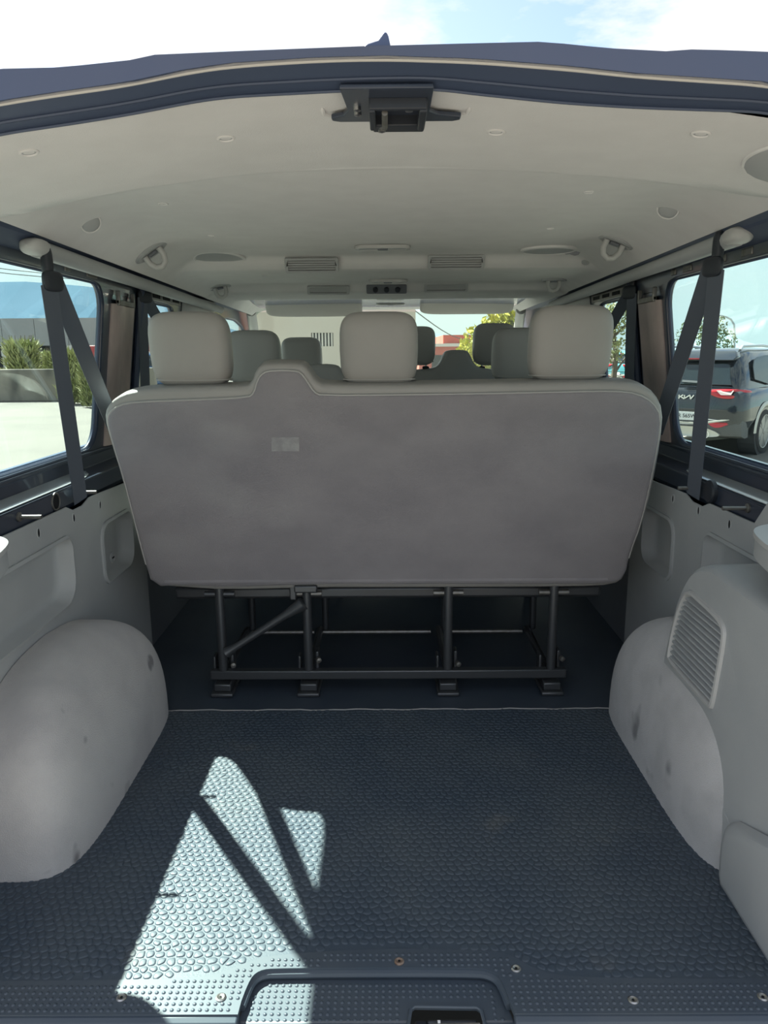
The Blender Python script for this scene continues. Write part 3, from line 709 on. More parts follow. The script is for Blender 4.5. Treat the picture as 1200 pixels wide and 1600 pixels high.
def vent(px, py, y, wpx, hgt, label, ma='plastic'):
    p = onY(px, py, y); w_ = wpx/F_PX*(y*1.02)
    t = thing('air_vent', label, 'vent', tuple(p), group='vents on the headliner ridges')
    F4 = frame_at(p, (0, -.86, -.50), (1, 0, 0))          # local y runs up-ish
    hw, hh = w_/2, hgt/2
    fr = plate([rrect(-hw, hw, -hh, hh, .006, 4), rrect(-hw+.010, hw-.010, -hh+.007, hh-.007, .003, 3)], lambda a, b, t_: (a, b, t_-.004), .010)
    obj('vent_frame', xform(fr, F4), 'plastic', t, bevel=.0015)
    obj('vent_back', xform(box(-hw+.006, hw-.006, -hh+.004, hh-.004, -.006, -.002), F4), ma, t)
    n = 4
    for k in range(n):
        b = -hh+.009+(2*hh-.018)*(k+.5)/n
        obj('vent_blade', xform(box(-hw+.009, hw-.009, b-.002, b+.002, -.004, .003), F4), 'plastic_dark' if ma == 'plastic_dark' else 'plastic', t)
vent(487, 414, 2.585, 78, .050, 'rectangular grey air vent on the first ridge left of the middle')
vent(713, 409, 2.585, 82, .050, 'rectangular grey air vent on the first ridge right of the middle')
vent(513, 453, 3.13, 62, .036, 'small air vent on the second ridge left of the middle')
vent(697, 449, 3.13, 64, .036, 'small air vent on the second ridge right of the middle')
cp_ = onY(604, 451, 3.13)
t = thing('control_panel', 'dark small control panel between the vents on the second ridge', 'control panel', tuple(cp_))
F4 = frame_at(cp_, (0, -.86, -.50), (1, 0, 0))
obj('panel', xform(plate([rrect(-.082, .082, -.019, .019, .006, 4)], lambda a, b, q: (a, b, q-.003), .010), F4), 'plastic_dark', t, bevel=.0015)
for a in (-.045, .0, .045): obj('knob', xform(lathe([(.011, 0), (.010, .010), (0, .011)], 14), F4 @ Matrix.Translation((a, 0, .006))), 'black', t, smooth=True)

def lamp(px, py, label, w_=.17, y=None):
    p = cpt(px, py) if y is None else onY(px, py, y); nrm = (cn(p.x, p.y)+Vector((0, 0, -2))).normalized(); p = p + nrm*.004; F4 = frame_at(p, nrm, (1, 0, 0))
    t = thing('ceiling_lamp', label, 'lamp', tuple(p), group='courtesy lamps in the headliner')
    hw = w_/2
    obj('lamp_frame', xform(plate([rrect(-hw, hw, -.034, .034, .03, 6), rrect(-hw+.012, hw-.012, -.022, .022, .02, 6)], lambda a, b, q: (a, b, q-.003), .010), F4), 'plastic_pale', t, bevel=.002)
    obj('lamp_lens', xform(plate([rrect(-hw+.011, hw-.011, -.023, .023, .02, 6)], lambda a, b, q: (a, b, q-.002), .007), F4), 'plastic', t, bevel=.002)
    obj('lamp_switch', xform(box(-.016, .016, -.010, .010, .004, .009), F4), 'plastic_dark', t, bevel=.002)
lamp(598, 384, 'flat oval ceiling lamp nearest the camera')
lamp(606, 437, 'flat oval ceiling lamp on the first ridge', .15)
lamp(610, 473, 'ceiling lamp between the two sun visors', .15, 4.0)

# sun visors
for a, b, lb in (((415, 470), (566, 490), 'left'), ((656, 466), (803, 486), 'right')):
    p0 = onY(a[0], (a[1]+b[1])/2, 4.14); p1 = onY(b[0], (a[1]+b[1])/2, 4.14); zc_ = (p0.z+p1.z)/2; cx = (p0.x+p1.x)/2; hw = (p1.x-p0.x)/2
    t = thing('sun_visor', 'grey padded sun visor folded up on the %s over the windscreen' % lb, 'sun visor', (cx, 4.14, zc_))
    F4 = frame_at((cx, 4.14, zc_-.004), (0, -.75, -.66), (1, 0, 0))
    obj('pad', xform(sellipsoid((0, 0, 0), hw, .012, .055, .5, .35, 40, 10), F4 @ Matrix.Rotation(pi/2, 4, 'X')), 'vinyl_lifted', t, smooth=True)
    obj('pivot', tube([(cx-hw*.95, 4.15, zc_+.03), (cx+hw*.95, 4.15, zc_+.03)], .006, 8), 'plastic', t, smooth=True)
# roof latch
t = thing('roof_latch', 'dark metal door latch in the cut-out of the headliner edge', 'latch', (.004, 1.06, 1.345))
lp = [(-.055, .985), (.060, .985), (.060, 1.075), (.072, 1.090), (.104, 1.098), (.104, 1.112), (.094, 1.118), (-.062, 1.118), (-.073, 1.112), (-.073, 1.100), (-.056, 1.090), (-.049, 1.070)]
obj('latch_plate', plate([lp], lambda a, b, q: (a, b, 1.3385+q), .006), 'paint', t, bevel=.0015)
tr = chaikin([(-.084, 1.085), (-.084, 1.128), (.114, 1.128), (.114, 1.085)], 2, closed=False)
obj('cutout_rim', tube([(a, b, cz(a, b)+.001) for a, b in tr], [.0005, .002, .0035]+[.004]*(len(tr)-6)+[.0035, .002, .0005], 8), 'headliner', t, smooth=True)
obj('striker_block', box(-.016, .054, 1.088, 1.118, 1.325, 1.342), 'black', t, bevel=.002)
obj('striker_cage', join(box(-.020, -.012, 1.02, 1.10, 1.322, 1.340), box(.044, .054, 1.02, 1.10, 1.322, 1.340), box(-.020, .054, 1.018, 1.026, 1.325, 1.340)), 'black', t, bevel=.002)
obj('striker_loop', tube([(.000, 1.03, 1.325), (.000, 1.095, 1.325)], .004, 8), 'zinc', t, smooth=True)
for a, b in ((-.036, 1.055), (-.036, 1.075), (.032, 1.06), (-.004, 1.105)): obj('bolt', lathe([(.005, 0), (.005, .004), (0, .0055)], 12, frame_at((a, b, 1.3385 if b < 1.1 else 1.326), (0, 0, -1))), 'steel', t, smooth=True)
# corner recess
p = Vector((.635, 1.165, cz(.635, 1.165)))
t = thing('corner_recess', 'dark grey oval moulding in the right rear corner of the headliner', 'moulding', tuple(p))
F4 = frame_at(p, cn(.635, 1.165), (1, 0, 0))
obj('moulding', xform(sellipsoid((0, 0, 0), .10, .115, .012, .9, .9, 36, 12), F4), 'plastic', t, smooth=True)
obj('moulding_rim', xform(tube([(.10*math.cos(k*pi/24), .115*math.sin(k*pi/24), .001) for k in range(49)], .0035, 6, cap=False), F4), 'headliner', t, smooth=True)

# ================================================================== SEATS
def headrest(parent, x, y, zb, zt, w_, ma='vinyl', posts=True, d=.055):
    zc_, h = (zb+zt)/2, (zt-zb)/2
    v, f = sellipsoid((0, 0, 0), w_/2, d, h, .55, .42, 44, 18)
    V = []
    for a, b, c in v:
        k = c/h; V.append((x + a*(1 - .06*max(0, -k)**2 - .05*max(0, k)**3), y + b*(1-.15*max(0, k)) - .02*k, zc_+c))
    hr = obj('headrest', (V, f), ma, parent, smooth=True, auto=80)
    sm_ = [(x+ (w_/2*.955)*math.cos(t_*pi/20)*(1), y+.012+(d*1.02)*math.sin(t_*pi/20), zc_-h*.80) for t_ in range(41)]
    # seam runs round the lower edge
    V2 = []
    for t_ in range(41):
        c, s_ = spow(math.cos(t_*pi/20), .5), spow(math.sin(t_*pi/20), .5)
        V2.append((x+w_/2*.935*c*.985, y+.016+d*.82*s_, zc_-h*.80))
    obj('seam', tube(V2, .0022, 5, cap=False), 'vinyl_edge', hr, smooth=True)
    if posts:
        for dx in (-.055, .055):
            obj('post', tube([(x+dx, y+.02, zb-.05), (x+dx, y+.015, zb+.03)], .006, 10), 'steel', hr, smooth=True)
            obj('post_collar', sellipsoid((x+dx, y+.018, zb-.012), .018, .016, .009, .6, .7, 16, 6), 'black', hr, smooth=True)

# ---- rear bench
bench = thing('rear_bench_seat', 'three-seat rear bench with worn grey back and three grey headrests', 'bench seat', (0, 2.2, 0))
lean_b = math.radians(8)
def onlean(px, py, off=0):
    """pixel to the leaning plane through (y=2.10,z=.36)"""
    r = ray(px, py); n = Vector((0, math.cos(lean_b), math.sin(lean_b))); P0 = Vector((0, 2.10+off, .36))
    s_ = (P0-CP).dot(n)/r.dot(n); return CP + r*s_
pxo = [(237, 917), (222, 872), (207, 815), (188, 745), (170, 690), (161, 655), (164, 637), (178, 622), (202, 612), (250, 607), (330, 605), (384, 604), (392, 598), (398, 580), (407, 570), (420, 568), (462, 568), (474, 570), (484, 582), (494, 597), (508, 602), (620, 602), (760, 600), (900, 597), (975, 597), (1005, 601), (1026, 615), (1039, 642), (1035, 690), (1022, 762), (1006, 822), (988, 862), (978, 905), (960, 917), (900, 920), (700, 921), (560, 921), (500, 921), (350, 925), (290, 921)]
pxp = [(239, 916), (225, 870), (211, 815), (193, 745), (176, 690), (168, 658), (171, 645), (186, 633), (212, 628), (300, 625), (388, 621), (397, 614), (403, 592), (412, 582), (425, 579), (458, 579), (470, 582), (480, 596), (490, 612), (502, 618), (620, 617), (760, 615), (900, 612), (960, 611), (996, 615), (1020, 629), (1032, 650), (1028, 692), (1014, 762), (1000, 820), (984, 862), (976, 900), (958, 911), (900, 912), (700, 912), (560, 912), (500, 912), (350, 917), (290, 913)]
out3 = [onlean(*q) for q in chaikin(pxo, 1)]
out2 = [(v_.x, (v_.z-.36)/math.cos(lean_b)) for v_ in out3]
pan2 = [(v_.x, (v_.z-.36)/math.cos(lean_b)) for v_ in (onlean(*q) for q in chaikin(pxp, 1))]
def bl(a, b, t): # a=x, b along the leaning back, t thickness forwards
    return (a, 2.10 - b*math.sin(lean_b) + t*math.cos(lean_b), .36 + b*math.cos(lean_b) + t*math.sin(lean_b))
levels = [(.004, .016), (.006, .006), (.014, .001), (.03, 0), (.075, 0), (.10, .008), (.115, .022), (.12, .04)]
rings = [[bl(a, b, t_) for a, b in inset(out2, i_)] for t_, i_ in levels]
obj('backrest', loft(rings), 'vinyl', bench, smooth=True, auto=60)
def panel_wave(a, b): return .0035*math.sin(a*7+b*3)*math.sin(b*9+1)
prs = [[bl(a, b, t_) for a, b in inset(pan2, i_)] for t_, i_ in ((.012, 0), (-.002, 0), (-.006, .006), (-.007, .014))]
pnl = obj('back_panel', loft(prs), 'seat_back', bench, smooth=True, auto=60)
top_i = [i for i, (a, b) in enumerate(pan2)]
pip = [bl(a, b, -.001) for a, b in pan2 if b > .05]
obj('piping', tube(pip, .0030, 6, cap=False), 'vinyl_edge', pnl, smooth=True)
obj('bottom_hem', tube([bl(-.66+1.31*i/20, .005, -.002) for i in range(21)], .009, 8), 'seat_back', pnl, smooth=True)
pat = [onlean(425, 682), onlean(468, 682), onlean(468, 704), onlean(425, 704)]
pa2 = [(v_.x, (v_.z-.36)/math.cos(lean_b)) for v_ in pat]
obj('patch', plate([pa2], lambda a, b, t_: bl(a, b, -.0085+t_), .002), mat('faded patch', (.34, .33, .325), .95, bump=.4, bscale=400, col2=(.27, .26, .26), scale=40), pnl)
obj('seat_cushion', sellipsoid((0, 2.42, .40), .72, .27, .085, .4, .3, 40, 12), 'vinyl', bench, smooth=True)
obj('cushion_pan', box(-.66, .66, 2.18, 2.64, .28, .32), 'tube', bench, bevel=.01)
for x0, x1, zb, zt in ((237, 360, 605, 487), (532, 652, 604, 487), (828, 953, 598, 477)):
    xm = (x0+x1)/2; c = onY(xm, (zb+zt)/2, 2.08)
    headrest(bench, c.x, 2.085, onY(xm, zb, 2.08).z, onY(xm, zt, 2.08).z, (x1-x0)/F_PX*2.075)
# frame underneath
YF = 2.125
lx = [onY(346, 985, YF).x, onY(481, 985, YF).x, onY(700, 985, YF).x, onY(863, 985, YF).x]
for i, x in enumerate(lx):
    lg = obj('leg', tube([(x, YF, .06), (x, YF, .345)], .0135, 14), 'tube', bench, smooth=True)
    obj('foot', join(box(x-.034, x+.034, YF-.045, YF+.09, .0, .012), box(x-.026, x+.026, YF-.03, YF+.07, .012, .036)), 'tube', bench, bevel=.004)
    obj('foot_clamp', box(x+.020, x+.030, YF+.01, YF+.05, .036, .125), 'tube', bench, bevel=.003)
    obj('foot_clamp', box(x-.034, x-.026, YF+.01, YF+.05, .036, .11), 'tube', bench, bevel=.003)
    obj('clamp_bolt', lathe([(.008, 0), (.008, .012), (.0, .014)], 10, frame_at((x+.03, YF+.0, .09+.015*(i % 2)), (.3, -1, 0))), 'zinc', bench, smooth=True)
    obj('pivot_bolt', tube([(x-.045, YF+.005, .315), (x+.045, YF+.005, .315)], .009, 10), 'zinc' if i in (1, 2, 3) else 'tube', bench, smooth=True)
    obj('side_rail', tube([(x, YF+.02, .05), (x, 2.52, .05)], .012, 8), 'tube', bench, smooth=True)
    obj('front_leg', tube([(x+.02, 2.52, .05), (x+.02, 2.52, .29)], .012, 10), 'tube', bench, smooth=True)
bz0, bz1 = onY(330, 1055, YF), onY(884, 1053, YF)
obj('cross_bar', box(bz0.x, bz1.x, YF-.014, YF+.014, .043, .072), 'tube', bench, bevel=.004)
for x0, x1 in (((lx[0]+.02), lx[1]-.02), (lx[1]+.0, lx[2]-.03), (lx[2]+.03, lx[3]-.02)):
    obj('front_bar', tube([(x0, 2.50, .046), (x1, 2.50, .046)], .008, 8), 'zinc', bench, smooth=True)
bA, bB = onY(354, 1020, YF-.02), onY(474, 943, YF-.02)
obj('brace', tube([bA, bA+(bB-bA)*.12, bA+(bB-bA)*.5, bA+(bB-bA)*.75, bB], [.017, .0115, .0115, .0125, .021], 12), 'tube', bench, smooth=True)
obj('brace_bracket', join(box(lx[1]-.034, lx[1]+.034, YF-.03, YF+.03, .328, .350), box(lx[1]-.05, lx[1]-.03, YF-.015, YF+.02, .30, .345)), 'tube', bench, bevel=.004)

# ---- middle bench
mb = thing('middle_bench_seat', 'grey middle bench seat in front of the rear bench', 'bench seat', (0, 3.1, 0))
mo = chaikin([(-.70, .30), (-.74, .70), (-.73, .86), (-.66, .905), (-.36, .91), (-.33, .965), (-.30, .982), (-.20, .982), (-.175, .96), (-.15, .912), (.30, .91), (.60, .91), (.70, .89), (.74, .82), (.74, .60), (.70, .30)], 2)
rings = [[(a, 2.97+t_-.08*(b-.5), b) for a, b in inset(mo, i_)] for t_, i_ in ((0, .02), (.006, .006), (.02, 0), (.08, 0), (.105, .012), (.115, .03))]
obj('backrest', loft(rings), 'vinyl_lifted', mb, smooth=True, auto=60)
obj('seat_cushion', sellipsoid((0, 3.34, .40), .72, .27, .085, .4, .3, 40, 12), 'vinyl_lifted', mb, smooth=True)
for x in (-.60, -.2, .2, .6): obj('leg', tube([(x, 3.02, 0), (x, 3.02, .33)], .014, 10), 'tube', mb, smooth=True)
for x in (-.60, .6): obj('front_leg', tube([(x, 3.5, 0), (x, 3.5, .34)], .014, 10), 'tube', mb, smooth=True)
for xl, xr, zb, zt in ((357, 439, 602, 516), (562, 642, 602, 514), (769, 851, 596, 512)):
    xm = (xl+xr)/2; c = onY(xm, 560, 3.0); headrest(mb, c.x, 2.99, onY(xm, zb, 3.0).z, onY(xm, zt, 3.0).z, (xr-xl)/F_PX*3.03, 'vinyl_lifted')
# ---- driver seat
ds = thing('driver_seat', 'dark grey single front seat on the left with headrest', 'car seat', (-.44, 4.0, 0))
do = chaikin([(-.66, .35), (-.70, .60), (-.66, .84), (-.58, .90), (-.30, .90), (-.22, .84), (-.18, .60), (-.22, .35)], 2)
obj('backrest', loft([[(a, 3.86+t_-.12*(b-.5), b) for a, b in inset(do, i_)] for t_, i_ in ((0, .03), (.008, .008), (.03, 0), (.10, 0), (.13, .02))]), 'vinyl_lifted', ds, smooth=True, auto=60)
obj('seat_cushion', sellipsoid((-.44, 4.2, .42), .25, .26, .09, .4, .4, 32, 12), 'vinyl_lifted', ds, smooth=True)
obj('seat_base', box(-.62, -.26, 4.0, 4.4, 0, .34), 'plastic_dark', ds, bevel=.02)
c = onY(472, 550, 3.86); headrest(ds, c.x, 3.85, .905, onY(472, 527, 3.86).z, 61/F_PX*3.9, 'vinyl_lifted')
# ---- front passenger bench
fb = thing('front_passenger_bench', 'dark grey double front seat on the right with a raised middle', 'bench seat', (.33, 4.0, 0))
fo = chaikin([(.0, .35), (-.04, .70), (-.03, .88), (.03, .935), (.24, .94), (.275, .97), (.292, 1.02), (.315, 1.035), (.40, 1.035), (.42, 1.02), (.45, .955), (.50, .94), (.66, .93), (.72, .86), (.72, .6), (.68, .35)], 2)
obj('backrest', loft([[(a, 3.86+t_-.12*(b-.5), b) for a, b in inset(fo, i_)] for t_, i_ in ((0, .02), (.008, .008), (.03, 0), (.10, 0), (.13, .02))]), 'vinyl_lifted', fb, smooth=True, auto=60)
obj('seat_cushion', sellipsoid((.34, 4.2, .42), .37, .26, .09, .4, .3, 32, 12), 'vinyl_lifted', fb, smooth=True)
obj('seat_base', box(.02, .66, 4.0, 4.4, 0, .34), 'plastic_dark', fb, bevel=.02)
for xl, xr, zb, zt in ((618, 679, 571, 510), (739, 802, 571, 505)):
    xm = (xl+xr)/2; c = onY(xm, 550, 3.86); headrest(fb, c.x, 3.85, onY(xm, zb, 3.86).z, onY(xm, zt, 3.86).z, (xr-xl)/F_PX*3.9, 'vinyl_lifted')

# ================================================================== OUTSIDE
G = -.55
M['asphalt'] = mat('sunlit pale asphalt', (.148, .142, .128), .9, col2=(.175, .167, .148), scale=.8, lo=.3, hi=.7, bump=.4, bscale=30, spec=.1, stains=((.118, .114, .105), .35, .6, .8))
gr_ = obj('ground', box(-400, 400, -200, 900, G-.3, G), 'asphalt'); tag(gr_, 'pale sunlit asphalt of the parking area around the van', 'ground', kind='structure')
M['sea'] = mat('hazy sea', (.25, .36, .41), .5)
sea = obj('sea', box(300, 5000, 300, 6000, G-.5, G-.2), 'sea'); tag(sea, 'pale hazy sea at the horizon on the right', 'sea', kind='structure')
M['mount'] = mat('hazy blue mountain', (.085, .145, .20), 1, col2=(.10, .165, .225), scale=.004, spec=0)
def ridge_obj(name, pts, Y, ma, label, dep=500):
    V = []; Fc = []
    top = [onY(a, b, Y) for a, b in pts]
    n = len(top)
    for p_ in top: V += [(p_.x, p_.y-dep, G-2), tuple(p_), (p_.x, p_.y+dep, G-2)]
    for i in range(n-1):
        a = i*3; b = a+3; Fc += [(a, b, b+1, a+1), (a+1, b+1, b+2, a+2)]
    Fc += [(0, 1, 2), (3*n-3, 3*n-1, 3*n-2)]
    return tag(obj(name, (V, Fc), ma), label, 'mountain', kind='structure')
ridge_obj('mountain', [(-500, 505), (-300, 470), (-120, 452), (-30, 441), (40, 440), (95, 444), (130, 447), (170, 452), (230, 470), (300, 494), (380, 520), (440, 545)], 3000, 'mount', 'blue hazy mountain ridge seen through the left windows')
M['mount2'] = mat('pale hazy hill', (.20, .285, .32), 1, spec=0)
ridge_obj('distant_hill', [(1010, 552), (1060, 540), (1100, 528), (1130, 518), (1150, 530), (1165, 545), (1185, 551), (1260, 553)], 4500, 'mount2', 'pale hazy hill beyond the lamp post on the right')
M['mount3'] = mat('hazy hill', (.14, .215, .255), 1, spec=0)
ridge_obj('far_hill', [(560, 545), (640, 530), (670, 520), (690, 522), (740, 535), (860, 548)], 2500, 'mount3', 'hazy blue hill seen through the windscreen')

# ---- left: low concrete wall, shed, planting
M['concrete'] = mat('weathered concrete', (.30, .275, .23), .95, col2=(.22, .20, .17), scale=.7, lo=.35, hi=.7, stains=((.10, .095, .085), 1.3, .56, .75), stretch=(1, 1, .35), bump=.5, bscale=25)
YW = 25.7
cw = thing('concrete_wall', 'low weathered concrete wall across the yard left of the van', 'wall', (-14, YW, G))
for i in range(9):
    x0 = -34 + 2.9*i
    obj('wall_block', box(x0, x0+2.87, YW, YW+.25, G, .52+.02*(i % 3)), 'concrete', cw, bevel=.03)
M['shed'] = mat('grey shed cladding', (.33, .335, .34), .8, col2=(.29, .295, .30), scale=.6, stretch=(1, 1, .2))
M['shed_dark'] = mat('dark shed opening', (.03, .032, .035), .8)
M['white'] = mat('white render', (.60, .585, .55), .9)
YS = 45
sh = thing('warehouse', 'long grey flat-topped shed behind the concrete wall on the left', 'building', (-25, YS, G))
zt = onY(80, 497, YS).z; zl = onY(80, 540, YS).z
obj('wall', box(-60, -13.0, YS+.4, YS+8, G, zl+.3), 'shed_dark', sh)
for i in range(24):
    obj('fascia_panel', box(-60+1.96*i, -60+1.96*i+1.93, YS, YS+.3, zl, zt), 'shed', sh)
obj('roof', box(-60, -12.9, YS+.3, YS+8, zt-.1, zt), 'shed', sh)
for x in (-52, -45, -37.5, -30, -22.9, -19.0, -15.5): obj('column', box(x, x+.35, YS, YS+.4, G, zl), 'white', sh)
obj('counter', box(-23.0, -20.6, YS+.1, YS+.35, .95, 1.25), 'white', sh)
M['red'] = mat('red painted metal', (.42, .045, .05), .5, col2=(.5, .12, .10), scale=1.5)
rv = thing('red_container', 'red metal container partly hidden by the shrubs before the shed', 'container', (-14.2, 38, G))
p0, p1 = onY(131, 540, 38), onY(160, 562, 38)
obj('box_body', box(p0.x, p0.x+5.0, 38, 40.4, p1.z-.35, p0.z), 'red', rv, bevel=.05)
for i in range(10): obj('rib', box(p0.x+.1+.5*i, p0.x+.3+.5*i, 37.95, 38.0, p1.z-.3, p0.z-.08), 'red', rv)
obj('skid', box(p0.x+.2, p0.x+4.8, 38.2, 40.2, G, p1.z-.3), 'shed_dark', rv)
def leafmat(name, c1, c2):
    m_ = mat(name, c1, .6, col2=c2, scale=2.2, lo=.3, hi=.7)
    b = m_.node_tree.nodes['Principled BSDF']
    b.inputs['Subsurface Weight'].default_value = 0
    try: b.inputs['Transmission Weight'].default_value = 0.0
    except Exception: pass
    return m_
M['leaf_g'] = leafmat('grey green leaves', (.19, .23, .075), (.38, .38, .17))
M['leaf_y'] = leafmat('yellow green leaves', (.28, .33, .03), (.50, .46, .05))
M['leaf_d'] = leafmat('dusty green leaves', (.10, .15, .07), (.20, .24, .12))
M['bark'] = mat('bark', (.12, .095, .07), .9, col2=(.18, .15, .11), scale=12)
def leaves(c, rad, n, size, rng, long_=1.0, shell=.35):
    V = []; Fc = []
    for _ in range(n):
        while True:
            d = Vector((rng.uniform(-1, 1), rng.uniform(-1, 1), rng.uniform(-1, 1)))
            if shell < d.length <= 1: break
        p_ = Vector((c[0]+d.x*rad[0], c[1]+d.y*rad[1], c[2]+d.z*rad[2]))
        a = Vector((rng.uniform(-1, 1), rng.uniform(-1, 1), rng.uniform(-1, 1))).normalized(); b = a.cross(Vector((rng.uniform(-1, 1), rng.uniform(-1, 1), rng.uniform(-1, 1)))).normalized()
        s_ = size*rng.uniform(.6, 1.3); o_ = len(V)
        V += [p_-a*s_*long_, p_+b*s_*.5, p_+a*s_*long_, p_-b*s_*.5]; Fc.append((o_, o_+1, o_+2, o_+3))
    return V, Fc
def tree(name, base, h, crowns, n, size, ma, label, seed, cat='tree', group=None):
    rng = random.Random(seed); t_ = thing(name, label, cat, base, group=group)
    B = Vector(base); 
    obj('trunk', tube([B, B+Vector((.02*h, 0, h*.45)), B+Vector((-.01*h, .02, h*.8))], [.03*h, .022*h, .008*h], 8), 'bark', t_, smooth=True)
    for k in range(5):
        a = 2*pi*k/5+rng.random(); z0 = h*(.35+.08*k)
        obj('branch', tube([B+Vector((.01*h, 0, z0)), B+Vector((.01*h+.18*h*math.cos(a), .18*h*math.sin(a), z0+.18*h))], [.012*h, .004*h], 6), 'bark', t_, smooth=True)
    parts = [leaves(B+Vector(c_), r_, int(n*w_), size, rng) for c_, r_, w_ in crowns]
    f_ = obj('foliage', join(*parts), ma, t_); f_['kind'] = 'stuff'
    return t_
def shrub(base, h, r, n, label, seed, ma='leaf_g'):
    rng = random.Random(seed); t_ = thing('shrub', label, 'shrub', base); B = Vector(base); V = []; Fc = []
    for _ in range(n):
        a = rng.uniform(0, 2*pi); rr_ = r*math.sqrt(rng.random()); p_ = B+Vector((rr_*math.cos(a), rr_*math.sin(a)*.5, h*rng.uniform(0, .72)))
        d = Vector((rng.uniform(-.5, .5)+.3*math.cos(a), rng.uniform(-.5, .5), rng.uniform(.3, 1))).normalized(); l_ = h*rng.uniform(.07, .17)
        s_ = Vector((rng.uniform(-1, 1), rng.uniform(-1, 1), 0)).normalized()*h*.014
        o_ = len(V); V += [p_-s_*.6, p_+d*l_*.5-s_, p_+d*l_, p_+d*l_*.5+s_]; Fc.append((o_, o_+1, o_+2, o_+3))
    f_ = obj('leaves', (V, Fc), ma, t_); f_['kind'] = 'stuff'
    for k in range(7):
        a = 2*pi*k/7; obj('stem', tube([B+Vector((.1*r*math.cos(a), .1*r*math.sin(a), 0)), B+Vector((.7*r*math.cos(a), .4*r*math.sin(a), h*.85))], [.02*h*.5, .005*h], 5), 'bark', t_)
for i, (px, py, hpx, wpx, Y_, lb) in enumerate(((38, 585, 74, 38, 27.2, 'tall leafy shrub behind the concrete wall, leftmost of the row'), (88, 588, 55, 26, 28.9, 'leafy shrub behind the concrete wall next to the belt'), (114, 622, 92, 30, 24.2, 'tall leafy shrub growing in front of the concrete wall end'), (146, 624, 72, 28, 22.6, 'low leafy shrub in front of the concrete wall by the window pillar'), (0, 580, 14, 20, 30.5, 'small bush peeking over the concrete wall at the left edge'))):
    c_ = onY(px, py, Y_); sc_ = Y_*1.02/F_PX
    base = (c_.x, Y_, G); shrub(base, (hpx*sc_) + (c_.z-G), wpx*sc_*.62, 2600, lb, 40+i)
# plants seen through the left middle window: parked blue car is below
c_ = onY(236, 603, 22); shrub((c_.x, 22, G), .75, 1.2, 500, 'yellowish dry bush seen through the left middle window', 60, 'leaf_y')
# overhead wires left and poles
M['wire'] = mat('black cable', (.02, .02, .022), .6)
for k, (a, b) in enumerate((((-260, 380), (200, 440)), ((-260, 370), (200, 436)))):
    tag(obj('overhead_cable', tube([onY(a[0]+(b[0]-a[0])*t_/10, a[1]+(b[1]-a[1])*t_/10, 40) - Vector((0, 0, .4*math.sin(pi*t_/10))) for t_ in range(11)], .02, 5), 'wire'), ('lower' if k == 0 else 'upper')+' overhead cable seen through the left rear window', 'cable', group='cables outside on the left')

# ---- ahead: white building with barred window, red building, yellow green trees
YB = 16
M['cream'] = mat('cream render', (.52, .47, .40), .9, col2=(.56, .53, .48), scale=.5)
wb = thing('white_building', 'pale rendered building with a barred window ahead of the van', 'building', (-2.5, YB, G))
w0, w1 = onY(486, 520, YB), onY(521, 541, YB)
zt = 4.2
bl_ = plate([[(-3.1, G), (.62, G), (.62, 2.6), (-.2, 2.72), (-3.1, 2.85)], [(w0.x, w1.z), (w1.x, w1.z), (w1.x, w0.z), (w0.x, w0.z)]], lambda a, b, t_: (a, YB+t_, b), .25)
obj('wall', bl_, 'cream', wb)
obj('side_wall', box(.37, .62, YB+.25, YB+7, G, 2.6), 'cream', wb)
wi = obj('window', box(w0.x, w1.x, YB+.14, YB+.18, w1.z, w0.z), 'shed_dark', wb)
for k in range(7): x = w0.x+(w1.x-w0.x)*(k+.5)/7; obj('bar', tube([(x, YB+.03, w1.z), (x, YB+.03, w0.z)], .018, 6), 'white', wi)
obj('roof_edge', box(-3.15, .66, YB-.12, YB+.3, 2.62, 2.78), 'red', wb)
M['terracotta'] = mat('red painted wall', (.42, .10, .075), .85, col2=(.48, .14, .10), scale=1.0)
YR = 30
rb = thing('red_building', 'low red building seen through the windscreen beside the trees', 'building', (3.2, YR, G))
r0, r1, r2, r3 = onY(655, 560, YR), onY(735, 560, YR), onY(694, 523, YR), onY(655, 537, YR)
obj('wall', box(r0.x, r1.x+2, YR, YR+6, G, r3.z), 'terracotta', rb)
obj('upper_wall', box(r2.x, r1.x+2, YR+.5, YR+6, r3.z, r2.z), 'terracotta', rb)
obj('parapet', box(r0.x-.1, r1.x+2.1, YR-.1, YR+.15, r3.z-.12, r3.z), 'white', rb)
obj('window', box(r0.x+.5, r0.x+1.3, YR-.03, YR, .2, .9), 'shed_dark', rb)
b_ = onY(768, 600, 13); sc_ = 13*1.02/F_PX
tree('broad_tree', (b_.x, 13, G), 2.5, [((-.25, 0, 1.55), (.35, .4, .45), .35), ((.15, 0, 1.9), (.4, .4, .42), .35), ((.5, .1, 2.05), (.35, .4, .40), .3)], 1800, .07, 'leaf_y', 'yellow green tree seen through the right half of the windscreen', 5)
ca, cb_ = onY(640, 486, 16.4), onY(757, 524, 30.3); ca.x = .633
tag(obj('overhead_cable', tube([ca.lerp(cb_, t_/12) - Vector((0, 0, .35*math.sin(pi*t_/12))) for t_ in range(13)], .012, 5), 'wire'), 'overhead cable seen through the windscreen', 'cable')

